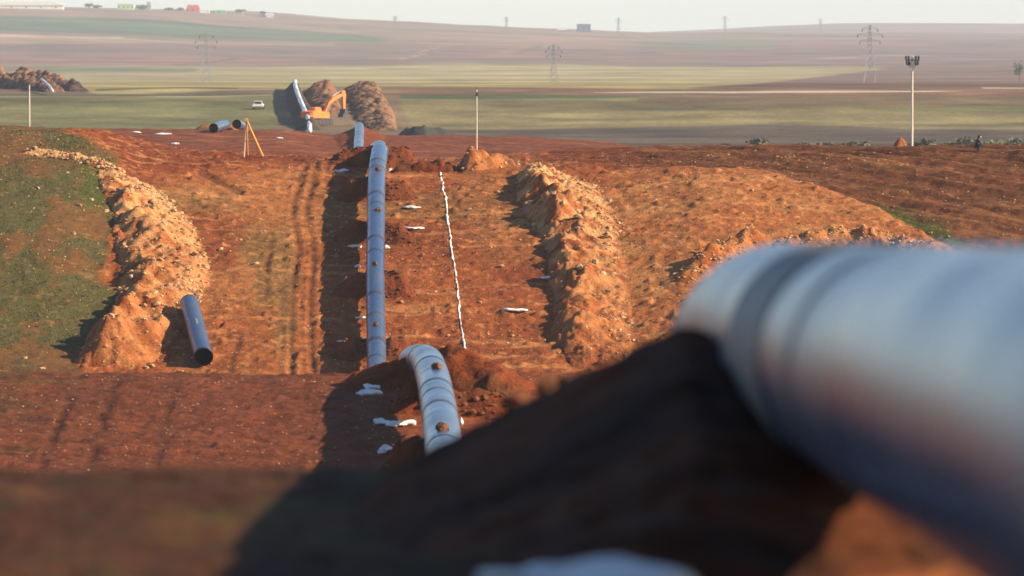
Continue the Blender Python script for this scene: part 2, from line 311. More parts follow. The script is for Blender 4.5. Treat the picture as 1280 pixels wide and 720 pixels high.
# ------------------------------------------------------------------ colours of the land (albedo)
RED=(0.20,0.068,0.028); ORG=(0.30,0.122,0.047); TAN=(0.36,0.20,0.088); OLV=(0.22,0.165,0.072); GRS=(0.098,0.125,0.055); PLW=(0.135,0.066,0.032)
LIME=(0.74,0.57,0.33); BRN=(0.17,0.082,0.036)
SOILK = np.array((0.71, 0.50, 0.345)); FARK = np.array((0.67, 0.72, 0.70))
def paint(x, d, z0):
    px, py = pix(x, d, z0); n = len(x); c = np.empty((n, 3)); c[:] = ORG; rough = np.ones(n)
    def lay(mask, col): c[:] = c * (1 - mask[:, None]) + np.array(col) * mask[:, None]
    def zone(mask): return np.where(mask)[0]
    # near
    i = zone(d < 135)
    if len(i):
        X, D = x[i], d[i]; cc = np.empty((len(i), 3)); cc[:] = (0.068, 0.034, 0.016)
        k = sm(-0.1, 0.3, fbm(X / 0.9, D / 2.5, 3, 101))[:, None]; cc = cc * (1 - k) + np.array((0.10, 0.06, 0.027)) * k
        k = (sm(0.1, 0.35, fbm(X / 0.5, D / 1.2, 3, 103)) * 0.6)[:, None]; cc = cc * (1 - k) + np.array((0.07, 0.08, 0.03)) * k; k = (sm(0.9, 1.4, X + .3 * fbm(X / .4, D / .6, 2, 107)) * (1 - sm(60, 80, D)))[:, None]; cc = cc * (1 - k) + np.array((0.36, 0.17, 0.07)) * k; c[i] = cc  # last layer: sunlit strip by the pipe painted into the soil as brighter orange
    # hump strip
    i = zone((d >= 135) & (d < 330))
    if len(i):
        X, D = x[i], d[i]; P_, Q_ = px[i], py[i]; cc = np.empty((len(i), 3)); cc[:] = (0.185, 0.072, 0.034)
        k = sm(-0.2, 0.35, fbm(X / 1.4, D / 7, 3, 111))[:, None]; cc = cc * (1 - k) + np.array((0.15, 0.058, 0.026)) * k
        k = (0.7 * (1 - sm(60, 120, P_ + 20 * fbm(X / 2, D / 6, 2, 113))) * sm(-.2, .3, fbm(X / 2.5, D / 4, 3, 115)))[:, None]; cc = cc * (1 - k) + np.array((0.12, 0.085, 0.03)) * k
        k = (sm(430, 560, P_) * 0.8)[:, None]; cc = cc * (1 - k) + np.array((0.27, 0.105, 0.042)) * k
        for r in RUTS2:
            k = (0.5 * line_mask(P_ + 6 * fbm(X / 2, D / 5, 2, 59), Q_, r, 24))[:, None]; cc = cc * (1 - k) + np.array((0.09, 0.045, 0.022)) * k
        c[i] = cc
    # hillside
    i = zone((d >= 330) & (d < 520))
    if len(i):
        X, D = x[i], d[i]; w = 9 * fbm(X / 1.6, D / 2.6, 3, 121); w2 = 7 * fbm(X / 1.6, D / 2.6, 3, 125); A, B = px[i] + w * 1.4, py[i] + w2
        cc = np.empty((len(i), 3)); cc[:] = ORG
        def ly(poly, col, soft, op=1.0):
            k = (poly_mask(A, B, poly, soft) * op)[:, None]; cc[:] = cc * (1 - k) + np.array(col) * k
        k = (0.6 * sm(0, .35, fbm(X / 3.5, D / 5, 3, 127)))[:, None]; cc[:] = cc * (1 - k) + np.array(RED) * k
        ly([(100,120),(640,120),(640,205),(480,212),(330,206),(180,212),(140,195)], RED, 7)
        ly([(190,235),(340,212),(402,212),(404,480),(220,480),(235,330),(225,270)], TAN, 12, 0.8)
        ly([(290,285),(366,285),(368,420),(310,480),(290,480),(318,350)], OLV, 9, 0.9)
        ly([(190,232),(290,240),(310,262),(260,268),(200,262)], OLV, 8, 0.7)
        ly([(228,262),(312,268),(300,325),(245,345)], RED, 8, 0.8)
        ly([(250,385),(345,385),(345,470),(255,470)], ORG, 10, 0.8)
        ly([(372,300),(405,300),(400,480),(372,480)], ORG, 6, 0.7)
        ly([(402,242),(660,238),(655,272),(402,275)], OLV, 9, 0.55)
        ly([(402,275),(640,275),(650,330),(402,330)], RED, 12, 0.5)
        ly([(560,205),(660,205),(680,330),(600,330)], TAN, 14, 0.5)
        ly(SPUR, (0.37, 0.18, 0.075), 8)
        k = (poly_mask(A, B, SPUR, 8) * 0.75 * sm(-.05, .3, fbm(X / 5, D / 2.2, 3, 129)))[:, None]; cc[:] = cc * (1 - k) + np.array((0.42, 0.26, 0.12)) * k
        pl = poly_mask(A, B, PLOW, 5); k = pl[:, None]; cc[:] = cc * (1 - k) + np.array(PLW) * k
        u = X * 0.62 + D * 0.78; v = X * 0.78 - D * 0.62
        k = (pl * 0.6 * sm(0.12, .45, fbm(u / 1.1, v / 6, 3, 131)))[:, None]; cc[:] = cc * (1 - k) + np.array((0.27, 0.165, 0.075)) * k
        k = (pl * 0.6 * (1 - sm(700, 900, A)))[:, None]; cc[:] = cc * (1 - k) + np.array(RED) * 1.25 * k
        ly([(1080,258),(1120,258),(1170,275),(1200,305),(1195,318),(1150,300)], (0.055, 0.10, 0.022), 8, 0.9)
        gm = poly_mask(A, B, GRASS, 7); gn = fbm(X / 2.2, D / 4.0, 4, 141)
        g1 = np.array(GRS) * (1 + 0.0 * gn[:, None]); g2 = np.array((0.17, 0.115, 0.05)); kk = sm(-.12, .22, gn)[:, None]
        gc = g1 * (1 - kk) + g2 * kk
        top = (1 - sm(188, 225, B))[:, None] * 0.7; gc = gc * (1 - top) + np.array((0.16, 0.095, 0.045)) * top
        br = (poly_mask(A, B, [(100,195),(165,200),(170,235),(120,260),(95,240)], 9) + poly_mask(A, B, [(60,160),(105,165),(110,185),(60,182)], 8))[:, None].clip(0, 1) * 0.8
        gc = gc * (1 - br) + np.array((0.06, 0.11, 0.022)) * br
        lo = (sm(435, 470, B))[:, None] * 0.4; gc = gc * (1 - lo) + np.array((0.13, 0.07, 0.035)) * lo
        k = gm[:, None]; cc[:] = cc * (1 - k) + gc * k
        st = sm(.22, .42, fbm(X / 7, D / 0.9, 3, 151)) * (1 - pl) * (1 - gm); k = (0.6 * st)[:, None]; cc[:] = cc * (1 - k) + np.array((0.50, 0.31, 0.15)) * k
        pale = sm(.62, .72, vnoise(X / .38, D / .5, 155)) * (0.45 + 0.4 * poly_mask(px[i], py[i], SPUR, 20)); k = (pale * (1 - .6 * pl) * (1 - .5 * gm))[:, None]; cc[:] = cc * (1 - k) + np.array((0.56, 0.38, 0.19)) * k
        for r in RUTS:
            k = (0.75 * line_mask(px[i], py[i], r, 6))[:, None]; cc[:] = cc * (1 - k) + np.array((0.11, 0.06, 0.032)) * k
        rough[i] = 1 - 0.5 * gm; c[i] = cc
    # knoll
    i = zone((d >= 520) & (d < 775))
    if len(i):
        X, D = x[i], d[i]; cc = np.empty((len(i), 3)); cc[:] = (0.205, 0.076, 0.034)
        k = (0.6 * sm(-.1, .3, fbm(X / 9, D / 5, 3, 161)))[:, None]; cc = cc * (1 - k) + np.array((0.14, 0.062, 0.032)) * k
        k = (0.6 * sm(.2, .4, fbm(X / 10, D / 2, 3, 163)))[:, None]; cc = cc * (1 - k) + np.array((0.36, 0.19, 0.10)) * k
        k = sm(650, 1000, px[i])[:, None] * .7; cc = cc * (1 - k) + np.array((0.13, 0.075, 0.04)) * k
        c[i] = cc
    # fields beyond
    i = zone(d >= 775)
    if len(i):
        X, D = x[i], d[i]; A = px[i] + 14 * fbm(X / 60, D / 60, 2, 171); B = py[i] + 1.6 * fbm(X / (0.035 * D), D / 70, 3, 173)
        cc = np.empty((len(i), 3)); cc[:] = (0.19, 0.115, 0.085)
        def ly(poly, col, soft=1.6, op=1.0):
            k = (poly_mask(A, B, poly, soft) * op)[:, None]; cc[:] = cc * (1 - k) + np.array(col) * k
        R = (-2500, 3800)
        ly([(R[0],-60),(R[1],-60),(R[1],52),(R[0],52)], (0.23, 0.15, 0.11))
        ly([(R[0],15),(0,21),(200,25),(420,40),(500,47),(470,51),(300,48),(0,42),(R[0],38)], (0.09, 0.13, 0.065), 2)
        ly([(R[0],44),(100,46),(420,52),(420,56),(0,54),(R[0],52)], (0.30, 0.20, 0.13), 1.5)
        ly([(R[0],56),(420,58),(560,66),(R[0],74)], (0.16, 0.10, 0.085), 2, .8)
        ly([(R[0],73),(300,72),(420,79),(100,82),(R[0],80)], (0.27, 0.13, 0.09), 2, .9)
        ly([(480,46),(700,46),(860,52),(760,60),(560,60)], (0.28, 0.17, 0.12), 3)
        ly([(560,56),(900,68),(1280,66),(1500,74),(900,76),(540,74)], (0.21, 0.105, 0.085), 3, .9)
        ly([(780,52),(1000,49),(1010,56),(850,62)], (0.13, 0.14, 0.075), 3, .9)
        ly([(960,50),(R[1],46),(R[1],88),(1110,86),(960,80)], (0.165, 0.10, 0.08), 3, .8)
        ly([(970,52),(1100,50),(1180,60),(1000,62)], (0.23, 0.105, 0.075), 3, .8)
        ly([(55,84),(330,84),(560,80),(700,80),(960,84),(1118,86),(960,103),(860,111),(640,112),(300,112),(130,118),(90,108)], (0.36, 0.29, 0.125), 1.5)
        ly([(R[0],80),(60,82),(100,110),(R[0],120)], (0.21, 0.15, 0.08), 3)
        ly([(60,84),(250,86),(240,89),(60,92)], (0.15, 0.15, 0.08), 2, .8)
        ly([(1118,86),(R[1],90),(R[1],111),(860,111),(960,103)], (0.17, 0.095, 0.065), 1.5)
        ly([(480,109),(640,110),(860,111),(R[1],114),(R[1],123),(480,118)], (0.19, 0.105, 0.06), 1.2)
        ly([(740,115.6),(800,114.8),(960,113),(1165,112.9),(1200,113.4),(1165,114.0),(960,115.2),(800,116)], (0.50, 0.43, 0.31), 0.6)
        ly([(1230,109.3),(1600,108.5),(1600,110.3),(1230,110.8)], (0.44, 0.36, 0.25), 0.6)
        ly([(R[0],118),(480,116),(480,121),(R[0],122.5)], (0.12, 0.12, 0.06), 1.2)
        for tr, w_, cl_ in (([(500,76),(528,66),(560,58)], 2.2, (0.36,0.2,0.14)), ([(518,74),(545,63)], 1.6, (0.10,0.065,0.06)), ([(630,66),(665,55),(690,50)], 2.2, (0.34,0.17,0.12)), ([(648,68),(680,55)], 1.6, (0.10,0.065,0.06)), ([(225,82),(262,78),(300,73)], 1.8, (0.11,0.07,0.065)),
            ([(120,112),(230,109),(300,110)], 1.3, (0.11,0.095,0.06)), ([(-200,47.5),(60,47),(155,46)], 1.0, (0.38,0.27,0.2)), ([(0,120.5),(200,120.5),(420,118)], 1.2, (0.40,0.34,0.24)), ([(960,76),(1100,72),(1290,74)], 1.2, (0.28,0.2,0.16)), ([(700,70),(860,66),(1000,68)], 1.0, (0.12,0.075,0.07)), ([(560,88),(760,92),(900,90)], 1.0, (0.28,0.23,0.11))):
            k = (0.8 * np.minimum(1, 1.6 * line_mask(A, B, tr, w_)))[:, None]; cc[:] = cc * (1 - k) + np.array(cl_) * k
        lower = sm(119, 122, B)
        k = lower[:, None]; cc[:] = cc * (1 - k) + np.array((0.235, 0.19, 0.085)) * k
        ly([(R[0],122),(340,122),(360,170),(R[0],175)], (0.165, 0.16, 0.065), 3, .8)
        ly([(470,118.5),(700,118.5),(860,121),(700,123),(470,124)], (0.075, 0.105, 0.04), 1)
        ly([(800,120),(R[1],120),(R[1],133),(1000,131),(800,128)], (0.185, 0.12, 0.062), 2, .9)
        ly([(1050,132),(R[1],131),(R[1],142),(1100,140)], (0.17, 0.16, 0.06), 2, .7)
        ly([(640,160),(860,159),(950,155),(1150,161),(R[1],165),(R[1],210),(480,210),(480,164)], (0.115, 0.085, 0.062), 1.5)
        ly([(345,115),(500,110),(520,190),(330,190),(345,140)], (0.20, 0.135, 0.085), 4, .9)
        k = (0.6 * fbm(X / (0.010 * D), np.log(D) / 0.012, 4, 181))[:, None]; cc *= (1 + k)
        cc *= (1 + 0.5 * fbm(X / (0.09 * D), np.log(D) / 0.02, 3, 187))[:, None]
        k = (0.5 * sm(.1, .4, fbm(X / (0.05 * D), D / 60, 3, 183)) * (1 - lower))[:, None]; cc[:] = cc * (1 - k) + np.array((0.24, 0.13, 0.095)) * k
        c[i] = cc; rough[i] = 1 - sm(900, 1500, D)
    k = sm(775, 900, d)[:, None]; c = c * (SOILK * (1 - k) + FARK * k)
    return np.clip(c, 0.004, 0.9), rough

# ------------------------------------------------------------------ ground
def seq(*parts): return np.concatenate(parts)
rows = seq(np.arange(-55, 16, 2.5), np.arange(16, 46, 0.11), np.arange(46, 60, 0.5), np.arange(60, 160, 3), np.arange(160, 232, 0.32), np.arange(232, 344, 2.2),
           np.arange(344, 418, 0.15), np.arange(418, 436, 0.5), np.arange(436, 660, 6), np.arange(660, 770, 0.7), np.arange(770, 940, 5), 940 * (1.0022 ** np.arange(0, 110)))
last = rows[-1]; rows = seq(rows, last * (1.0085 ** np.arange(1, 300))); rows = rows[rows < 14300]; rows = np.append(rows, 14400)
core = np.linspace(-0.098, 0.098, 570); outer = 0.098 * 1.075 ** np.arange(1, 26)
cols = seq(-outer[::-1], core, outer)
dd, ss = np.meshgrid(rows, cols, indexing='ij'); xx = (ss * (dd + 60)).ravel(); dr = dd.ravel()
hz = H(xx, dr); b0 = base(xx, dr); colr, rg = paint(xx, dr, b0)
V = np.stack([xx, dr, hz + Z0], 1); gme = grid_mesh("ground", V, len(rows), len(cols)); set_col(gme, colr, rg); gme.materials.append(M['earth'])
ground = link(bpy.data.objects.new("ground", gme)); tag(ground, kind="structure")
del V, dd, ss, xx, dr, hz, b0, colr, rg

# ------------------------------------------------------------------ heaps of earth
def heap(name, path, halfw, hts, label, cat, group=None, res=0.14, seed=0, lump=0.25, clod=0.09, cols_=(ORG, RED), lime=0.0, lime_side=0.0, sharp=1.25, sunk=0.12, crest=0.0, lime_end=1.0, rough_k=0.0, toe=1.0):
    p = np.array(path, float); L = np.r_[0, np.cumsum(np.hypot(*np.diff(p, axis=0).T))]; n = max(8, int(L[-1] / res)); t = np.linspace(0, L[-1], n)
    fx = pchip(L, p[:, 0]); fy = pchip(L, p[:, 1]); x0 = fx(t); y0 = fy(t); hh = pchip(L, hts)(t); hw = pchip(L, halfw)(t) if hasattr(halfw, '__len__') else np.full(n, halfw)
    tx = np.gradient(x0); ty = np.gradient(y0); l = np.hypot(tx, ty); nx = ty / l; ny = -tx / l
    m = max(10, int(2 * hw.max() / res)); s = np.linspace(-1, 1, m)
    ends = np.minimum(1, np.minimum(t, L[-1] - t) / max(0.01, hw.mean() * 0.6)); ends = np.sin(ends * math.pi / 2)
    SS, TT = np.meshgrid(s, t); hwg = hw[:, None] * (1 + (0.22 if toe == 1 else 0.16) * fbm(TT / (1.7 if toe == 1 else 3.2), np.sign(SS) * 3.0, 2, seed + 5))
    X = x0[:, None] + nx[:, None] * SS * hwg; Y = y0[:, None] + ny[:, None] * SS * hwg
    UU = np.where(SS > crest, (SS - crest) / (1 - crest), (crest - SS) / (1 + crest)); prof = np.clip(1 - UU ** sharp, 0, 1); prof = np.where(SS < crest, prof ** toe, prof ** (1 + .3 * (toe - 1))); prof = prof * ends[:, None]
    lum = fbm(X / 1.7, Y / 1.7, 3, seed); cl = fbm(X / 0.45, Y / 0.45, 3, seed + 9) + 0.8 * np.clip(vnoise(X / .3, Y / .3, seed + 3) - .4, 0, 1)
    rid = 1 - np.abs(fbm(X / 1.0, Y / 1.0, 3, seed + 40)) * 3.0; cl = cl + 0.55 * rid * rough_k
    hgt = hh[:, None] * prof * (1 + lump * 2.0 * lum) + clod * 2 * cl * np.clip(prof * 4, 0, 1)
    lime_t = np.linspace(1, lime_end, n)[:, None]
    Z = H(X.ravel(), Y.ravel()).reshape(X.shape) + hgt - sunk * np.clip(1 - prof * 5, 0, 1)
    o0 = np.array([x0[n // 2], y0[n // 2], 0]); o0[2] = Hs(o0[0], o0[1])
    Vv = np.stack([X.ravel() - o0[0], Y.ravel() - o0[1], Z.ravel() - o0[2]], 1); me = grid_mesh(name, Vv, n, m)
    k = sm(-.2, .25, fbm(X / 1.3, Y / 1.3, 3, seed + 20))[..., None]; cc = np.array(cols_[0]) * (1 - k) + np.array(cols_[1]) * k
    if lime:
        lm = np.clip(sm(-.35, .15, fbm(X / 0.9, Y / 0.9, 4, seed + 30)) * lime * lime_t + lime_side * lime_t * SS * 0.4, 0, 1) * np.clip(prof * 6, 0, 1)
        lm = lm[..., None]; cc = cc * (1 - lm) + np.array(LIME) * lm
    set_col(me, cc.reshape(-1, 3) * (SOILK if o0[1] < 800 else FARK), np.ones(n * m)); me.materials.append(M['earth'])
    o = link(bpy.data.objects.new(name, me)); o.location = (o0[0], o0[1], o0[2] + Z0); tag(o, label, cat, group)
    o_info = (X, Y, Z, prof, SS); return o, o_info
# rock meshes
rock_me = []
for k in range(8):
    bm = bmesh.new(); bmesh.ops.create_icosphere(bm, subdivisions=1, radius=0.5); r_ = random.Random(40 + k)
    sc = Vector((r_.uniform(.8, 1.3), r_.uniform(.7, 1.1), r_.uniform(.5, .8)))
    for v in bm.verts: v.co = Vector((v.co.x * sc.x, v.co.y * sc.y, v.co.z * sc.z)) * r_.uniform(.72, 1.18)
    bmesh.ops.dissolve_limit(bm, angle_limit=0.35, verts=bm.verts[:], edges=bm.edges[:]); bmesh.ops.triangulate(bm, faces=bm.faces[:])
    me = bpy.data.meshes.new("rock"); bm.to_mesh(me); bm.free(); me.materials.append(M['rock']); rock_me.append(me)
def rocks_on(parent, pts, sizes, name="rock"):
    for (x, y, z), s in zip(pts, sizes):
        o = bpy.data.objects.new(name, rnd.choice(rock_me)); link(o, parent); o.location = Vector((x, y, z + Z0)) - parent.location
        o.scale = (s,) * 3; o.rotation_euler = (rnd.uniform(-.5, .5), rnd.uniform(-.5, .5), rnd.uniform(0, 6.3))
def rubble(parent, name, pts, sizes, mat='rock'):
    vs = []; fs = []; base_v = 0
    tm = [(np.array([v.co[:] for v in me.vertices]), [tuple(p.vertices) for p in me.polygons]) for me in rock_me]
    for (x, y, z), s in zip(pts, sizes):
        v, f = tm[rnd.randrange(8)]; a = rnd.uniform(0, 6.3); ca, sa = math.cos(a), math.sin(a)
        w = v * s; w = np.stack([w[:, 0] * ca - w[:, 1] * sa, w[:, 0] * sa + w[:, 1] * ca, w[:, 2]], 1) + np.array([x, y, z + Z0]) - np.array(parent.location)
        vs.append(w); fs += [tuple(i + base_v for i in q) for q in f]; base_v += len(v)
    me = mesh_np(name, np.concatenate(vs), fs, False); me.materials.append(M[mat])
    o = link(bpy.data.objects.new(name, me), parent); o["kind"] = "stuff"; return o
def sample(info, n, side=None, pmin=0.03):
    X, Y, Z, pr, SS = info; w = (pr > pmin).astype(float)
    if side is not None: w = w * (0.25 + sm(-0.6, 0.5, SS * side))
    w = w.ravel() / w.sum(); i = rng.choice(len(w), n, p=w, replace=True); return list(zip(X.ravel()[i], Y.ravel()[i], Z.ravel()[i]))
def gp(pts, d0=346, d1=440): return [ground_at(a, b, d0, d1)[:2] for a, b in pts]

# pale rocky ridge right of the pipeline
path = gp([(668,214),(700,236),(722,268),(736,310),(745,360),(750,410),(765,458)])
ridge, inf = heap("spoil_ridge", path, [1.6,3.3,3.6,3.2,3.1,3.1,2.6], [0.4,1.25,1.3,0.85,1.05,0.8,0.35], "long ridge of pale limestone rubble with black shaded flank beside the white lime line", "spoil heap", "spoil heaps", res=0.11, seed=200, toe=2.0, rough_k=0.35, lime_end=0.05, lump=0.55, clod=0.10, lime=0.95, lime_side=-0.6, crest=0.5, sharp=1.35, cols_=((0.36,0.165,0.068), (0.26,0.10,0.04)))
s_ = -1
pts = [p for p in sample(inf, 420, -1) if HOR - F * p[2] / p[1] < 300 or rnd.random() < .15][:190]; rocks_on(ridge, pts, [.16 + .6 * rnd.random() ** 3 for _ in pts]); pts = [p for p in sample(inf, 3200, -1) if HOR - F * p[2] / p[1] < 300 or rnd.random() < .35]; rubble(ridge, "rubble", pts, .04 + .28 * rng.random(len(pts)) ** 3)
# bank on the left
path = gp([(140,212),(170,245),(200,292),(212,340),(196,385),(165,425),(140,458)])
bank, inf = heap("spoil_bank", path, [1.2,2.5,3.2,3.4,3.2,3.2,2.7], [0.3,0.8,1.05,1.05,1.15,1.6,1.45], "broad bank of orange earth and pale stones between the grass and loose pipe", "spoil heap", "spoil heaps", res=0.11, seed=230, toe=1.8, rough_k=0.35, lime_end=0.1, lump=0.55, clod=0.09, lime=0.95, lime_side=-0.5, crest=0.4, sharp=1.4, cols_=((0.38,0.185,0.075), ORG))
pts = [p for p in sample(inf, 420, -1) if HOR - F * p[2] / p[1] < 395][:250]
rocks_on(bank, pts, [.16 + .6 * rnd.random() ** 3 for _ in pts]); pts = [p for p in sample(inf, 3200, -1) if HOR - F * p[2] / p[1] < 400 or rnd.random() < .2]; rubble(bank, "rubble", pts, .04 + .28 * rng.random(len(pts)) ** 3)
path = gp([(30,190),(75,196),(120,206),(155,222)])
row_, inf = heap("stone_row", path, .75, [0.2,0.3,0.4,0.4], "thin row of pale field stones crossing the top of the grass", "stone row", res=0.13, seed=260, lump=0.4, clod=0.1, lime=0.9)
rocks_on(row_, sample(inf, 70), [rnd.uniform(.25, .6) for _ in range(70)]); rubble(row_, "rubble", sample(inf, 500), .05 + .3 * rng.random(500) ** 3)
# orange spur edge behind the near pipe
path = gp([(850,352),(885,330),(935,308),(960,300)])
h_, inf = heap("soil_ridge", path, 1.5, [0.4,0.7,0.9,0.5], "short crumbly orange ridge with black shadow beyond the near pipe", "spoil heap", "spoil heaps", seed=280, lump=0.6, clod=0.16, cols_=((0.40,0.20,0.08), ORG), lime=0.15)
rubble(h_, "rubble", sample(inf, 500), .05 + .3 * rng.random(500) ** 3)
path = gp([(965,312),(1030,300),(1095,302),(1150,312),(1185,325)])
h_, inf = heap("soil_ridge", path, 1.4, [0.3,0.6,0.7,0.5,0.2], "long orange ridge of stony earth below the green patch", "spoil heap", "spoil heaps", seed=300, lump=0.6, clod=0.16, cols_=((0.42,0.215,0.085), (0.36,0.17,0.07)), lime=0.25)
rubble(h_, "rubble", sample(inf, 900), .05 + .3 * rng.random(900) ** 3)
# heap on the crest by the white pole
path = gp([(572,212),(600,208),(640,204)], 400, 430)
h_, inf = heap("soil_heap", path, 1.7, [1.2,1.7,0.9], "orange soil heap with dark side at the foot of the white pole", "spoil heap", "spoil heaps", seed=320, lump=0.5, clod=0.14, cols_=((0.42,0.19,0.075), RED), lime=0.25)
rocks_on(h_, sample(inf, 40), [rnd.uniform(.2, .45) for _ in range(40)])
path = gp([(490,214),(530,213),(570,212)], 400, 430)
heap("soil_heap", path, 0.8, [0.3,0.5,0.4], "low red soil hump on the crest right of the pipeline", "spoil heap", "spoil heaps", seed=330, lump=0.5, clod=0.12, cols_=(RED, BRN))
# foreground mound packed against the near pipe
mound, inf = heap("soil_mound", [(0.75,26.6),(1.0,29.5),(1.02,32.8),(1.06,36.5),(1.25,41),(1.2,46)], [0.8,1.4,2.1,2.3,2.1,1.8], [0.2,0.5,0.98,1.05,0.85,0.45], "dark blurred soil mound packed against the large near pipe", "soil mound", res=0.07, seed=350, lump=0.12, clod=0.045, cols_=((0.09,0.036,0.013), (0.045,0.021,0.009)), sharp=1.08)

# ------------------------------------------------------------------ the pipeline
RAD = 0.61
PL = [(-40,2.07,0.7),(8,1.94,-0.94),(36,1.86,-1.92),(39.5,1.85,-2.05),(43,1.83,-2.32),(48,1.75,-3.1),(60,1.4,-4.95),(80,0.9,-7.4),(100,0.3,-9.4),(130,-0.7,-11.6),(150,-1.3,-12.5),
 (165,-1.75,-12.9),(175,-2.07,-12.92),(190,-2.43,-12.6),(205,-2.85,-12.36),(213,-3.12,-12.34),(219,-3.36,-12.5),(228,-3.95,-13.05),(245,-4.3,-14.6),(270,-5.2,-17.0),(300,-6.4,-19.4),(325,-7.3,-21.0),(340,-7.9,-21.55),
 (347,-8.2,-21.5),(352,-8.37,-21.0),(361,-8.63,-18.9),(373,-8.97,-15.45),(385,-9.2,-12.4),(397,-9.44,-10.0),(404,-9.5,-8.85),(410,-9.5,-8.3),(418,-9.7,-8.3),(430,-10.2,-8.6),(500,-12.5,-10.6),
 (600,-16,-13.6),(650,-17.5,-14.6),(690,-18.6,-13.95),(715,-19.25,-13.25),(742,-19.9,-12.5),(760,-20.4,-12.1),(772,-20.8,-12.3),(800,-21.5,-14.2)]
pd_ = [p[0] for p in PL]
fx_ = pchip(pd_, [p[1] for p in PL]); fz_ = pchip(pd_, [p[2] for p in PL])
def tube(d0, d1, rad, nseg=48, step=0.6, hollow=False):
    n = max(2, int((d1 - d0) / step) + 1); d = np.linspace(d0, d1, n); e = 0.5
    Pm = np.stack([fx_(d), d, fz_(d) + Z0], 1); T = np.stack([fx_(d + e) - fx_(d - e), np.full(n, 2 * e), fz_(d + e) - fz_(d - e)], 1); T /= np.linalg.norm(T, axis=1)[:, None]
    up = np.array([0, 0, 1.0]); Rr = np.cross(T, up); Rr /= np.linalg.norm(Rr, axis=1)[:, None]; U = np.cross(Rr, T)
    a = np.linspace(0, 2 * math.pi, nseg + 1); return (Pm[:, None] + rad * (np.cos(a)[None, :, None] * Rr[:, None] + np.sin(a)[None, :, None] * U[:, None])).reshape(-1, 3), n, nseg + 1
pipeline = empty("pipeline", (1.86, 36, Z0 - 3), 0, "long glossy blue-grey welded steel pipeline on earth supports crossing the hills", "pipeline")
def pipe_piece(name, d0, d1, rad, mat, parent, step=0.6, closed=False):
    Vv, n, m = tube(d0, d1, rad, step=step)
    Vv = Vv - np.array(pipeline.location); me = grid_mesh(name, Vv, n, m)
    me.materials.append(M[mat]); o = bpy.data.objects.new(name, me); link(o, parent); return o
joints = [-28,-16.2,-4.5,2.5,14.0,31.2,43,55,67,79,91,103,115,127,139,151,163,175.5,188,197,208.5,220,232,244,256,268,280,292,304,316,328,340,351,358.5,367.5,379,390.5,401.5,413,425]
joints += list(range(437, 690, 12)) + [690,702,714,726,738,749,760,772,784,796]
for a, b in zip(joints[:-1], joints[1:]): pipe_piece("pipe_section", a, b, RAD, 'pipe', pipeline, 0.5)
for k, j in enumerate(joints[1:-1]):
    if 50 < j < 160 or 235 < j < 345 or 430 < j < 685: continue
    w = 1.9 if abs(j - 31.2) < .1 else 0.26
    pipe_piece("joint_sleeve", j - w, j + w, RAD + 0.012, 'band' if abs(j - 31.2) < .1 else 'sleeve', pipeline, 0.13)
for j in (26.4,170,193,355,363.5,376,387.5,399): pipe_piece("joint_sleeve", j - 0.14, j + 0.14, RAD + 0.010, 'sleeve', pipeline, 0.1)
for j in (722,731,743.5,754): pipe_piece("joint_sleeve", j - 0.5, j + 0.5, RAD + 0.014, 'sleeve', pipeline, 0.25)

# earth supports under the pipeline, and clods left lying on top of it
def support(d, label, wl=2.6, wr=2.6, hgt=1.0, hw=1.25, seed=0):
    x = float(fx_(d)); c = heap("soil_support", [(x - wl, d + 0.15), (x - wl * .4, d), (x + wr * .4, d - .1), (x + wr, d)], hw, [0.35 * hgt, hgt, hgt, 0.35 * hgt], label, "soil support", "earth supports under the pipeline", seed=seed, lump=0.3, clod=0.12, cols_=(RED, (0.15, 0.06, 0.028)))
    rubble(c[0], "clods", sample(c[1], 160), rng.uniform(.1, .34, 160), 'clod')
M['clod'] = simple("red_brown_clods", (0.12, 0.05, 0.024), 0.95, 0.35, 1.0, 0, 0.15)
def clod_on(d, label, s=0.5):
    x = float(fx_(d)); z = float(fz_(d)) + RAD
    bm = bmesh.new(); bmesh.ops.create_icosphere(bm, subdivisions=3, radius=0.5); r_ = random.Random(int(d * 10)); ph = r_.uniform(0, 9)
    for v in bm.verts:
        n = float(fbm(np.array([v.co.x * 3 + ph]), np.array([v.co.y * 3 + v.co.z * 2]), 3, 5)[0]); v.co = Vector((v.co.x * 1.15, v.co.y * 1.5, max(v.co.z, -.2) * 0.85)) * s * (1 + .5 * n)
    me = bpy.data.meshes.new("soil_clod"); bm.to_mesh(me); bm.free(); me.materials.append(M['clod'])
    o = link(bpy.data.objects.new("soil_clod", me)); o.location = (x + r_.uniform(-.05, .12), d, z + Z0 + 0.05); tag(o, label, "soil clod", "soil clods on the pipeline")
ords = ["topmost of the hill stretch", "second from the top of the hill stretch", "third from the top of the hill stretch", "lowest of the hill stretch"]
for k, d in enumerate((397.5, 385.2, 372.8, 361)):
    support(d, "red earth support under the pipeline, " + ords[k], 2.9, 2.7, 1.2, 1.3, 400 + k * 7); clod_on(d - .2, "brown soil clod on top of the pipeline, " + ords[k], 0.38 if k else .42)
support(353, "red earth support under the pipeline at the foot of the hill", seed=440)
support(208, "earth support under the pipeline hump behind the middle white bags", 1.7, 3.4, 1.0, 1.2, 450); clod_on(201.5, "red-brown soil clod on the pipeline hump, upper of two", .38)
support(180, "earth support under the pipeline hump beside the lowest white bags", 2.4, 3.2, 1.1, 1.3, 460); clod_on(177.5, "red-brown soil clod on the pipeline hump, lower of two", .42)
c_, inf = heap("soil_berm", [(-6.6,223),(-4.6,222),(-3.2,221.5),(-1.0,220),(0.8,219)], 1.6, [0.25,1.15,1.75,1.2,0.3], "dark soil berm where the pipeline hump drops out of sight", "soil berm", seed=470, lump=0.2, clod=0.1, cols_=(RED, BRN))
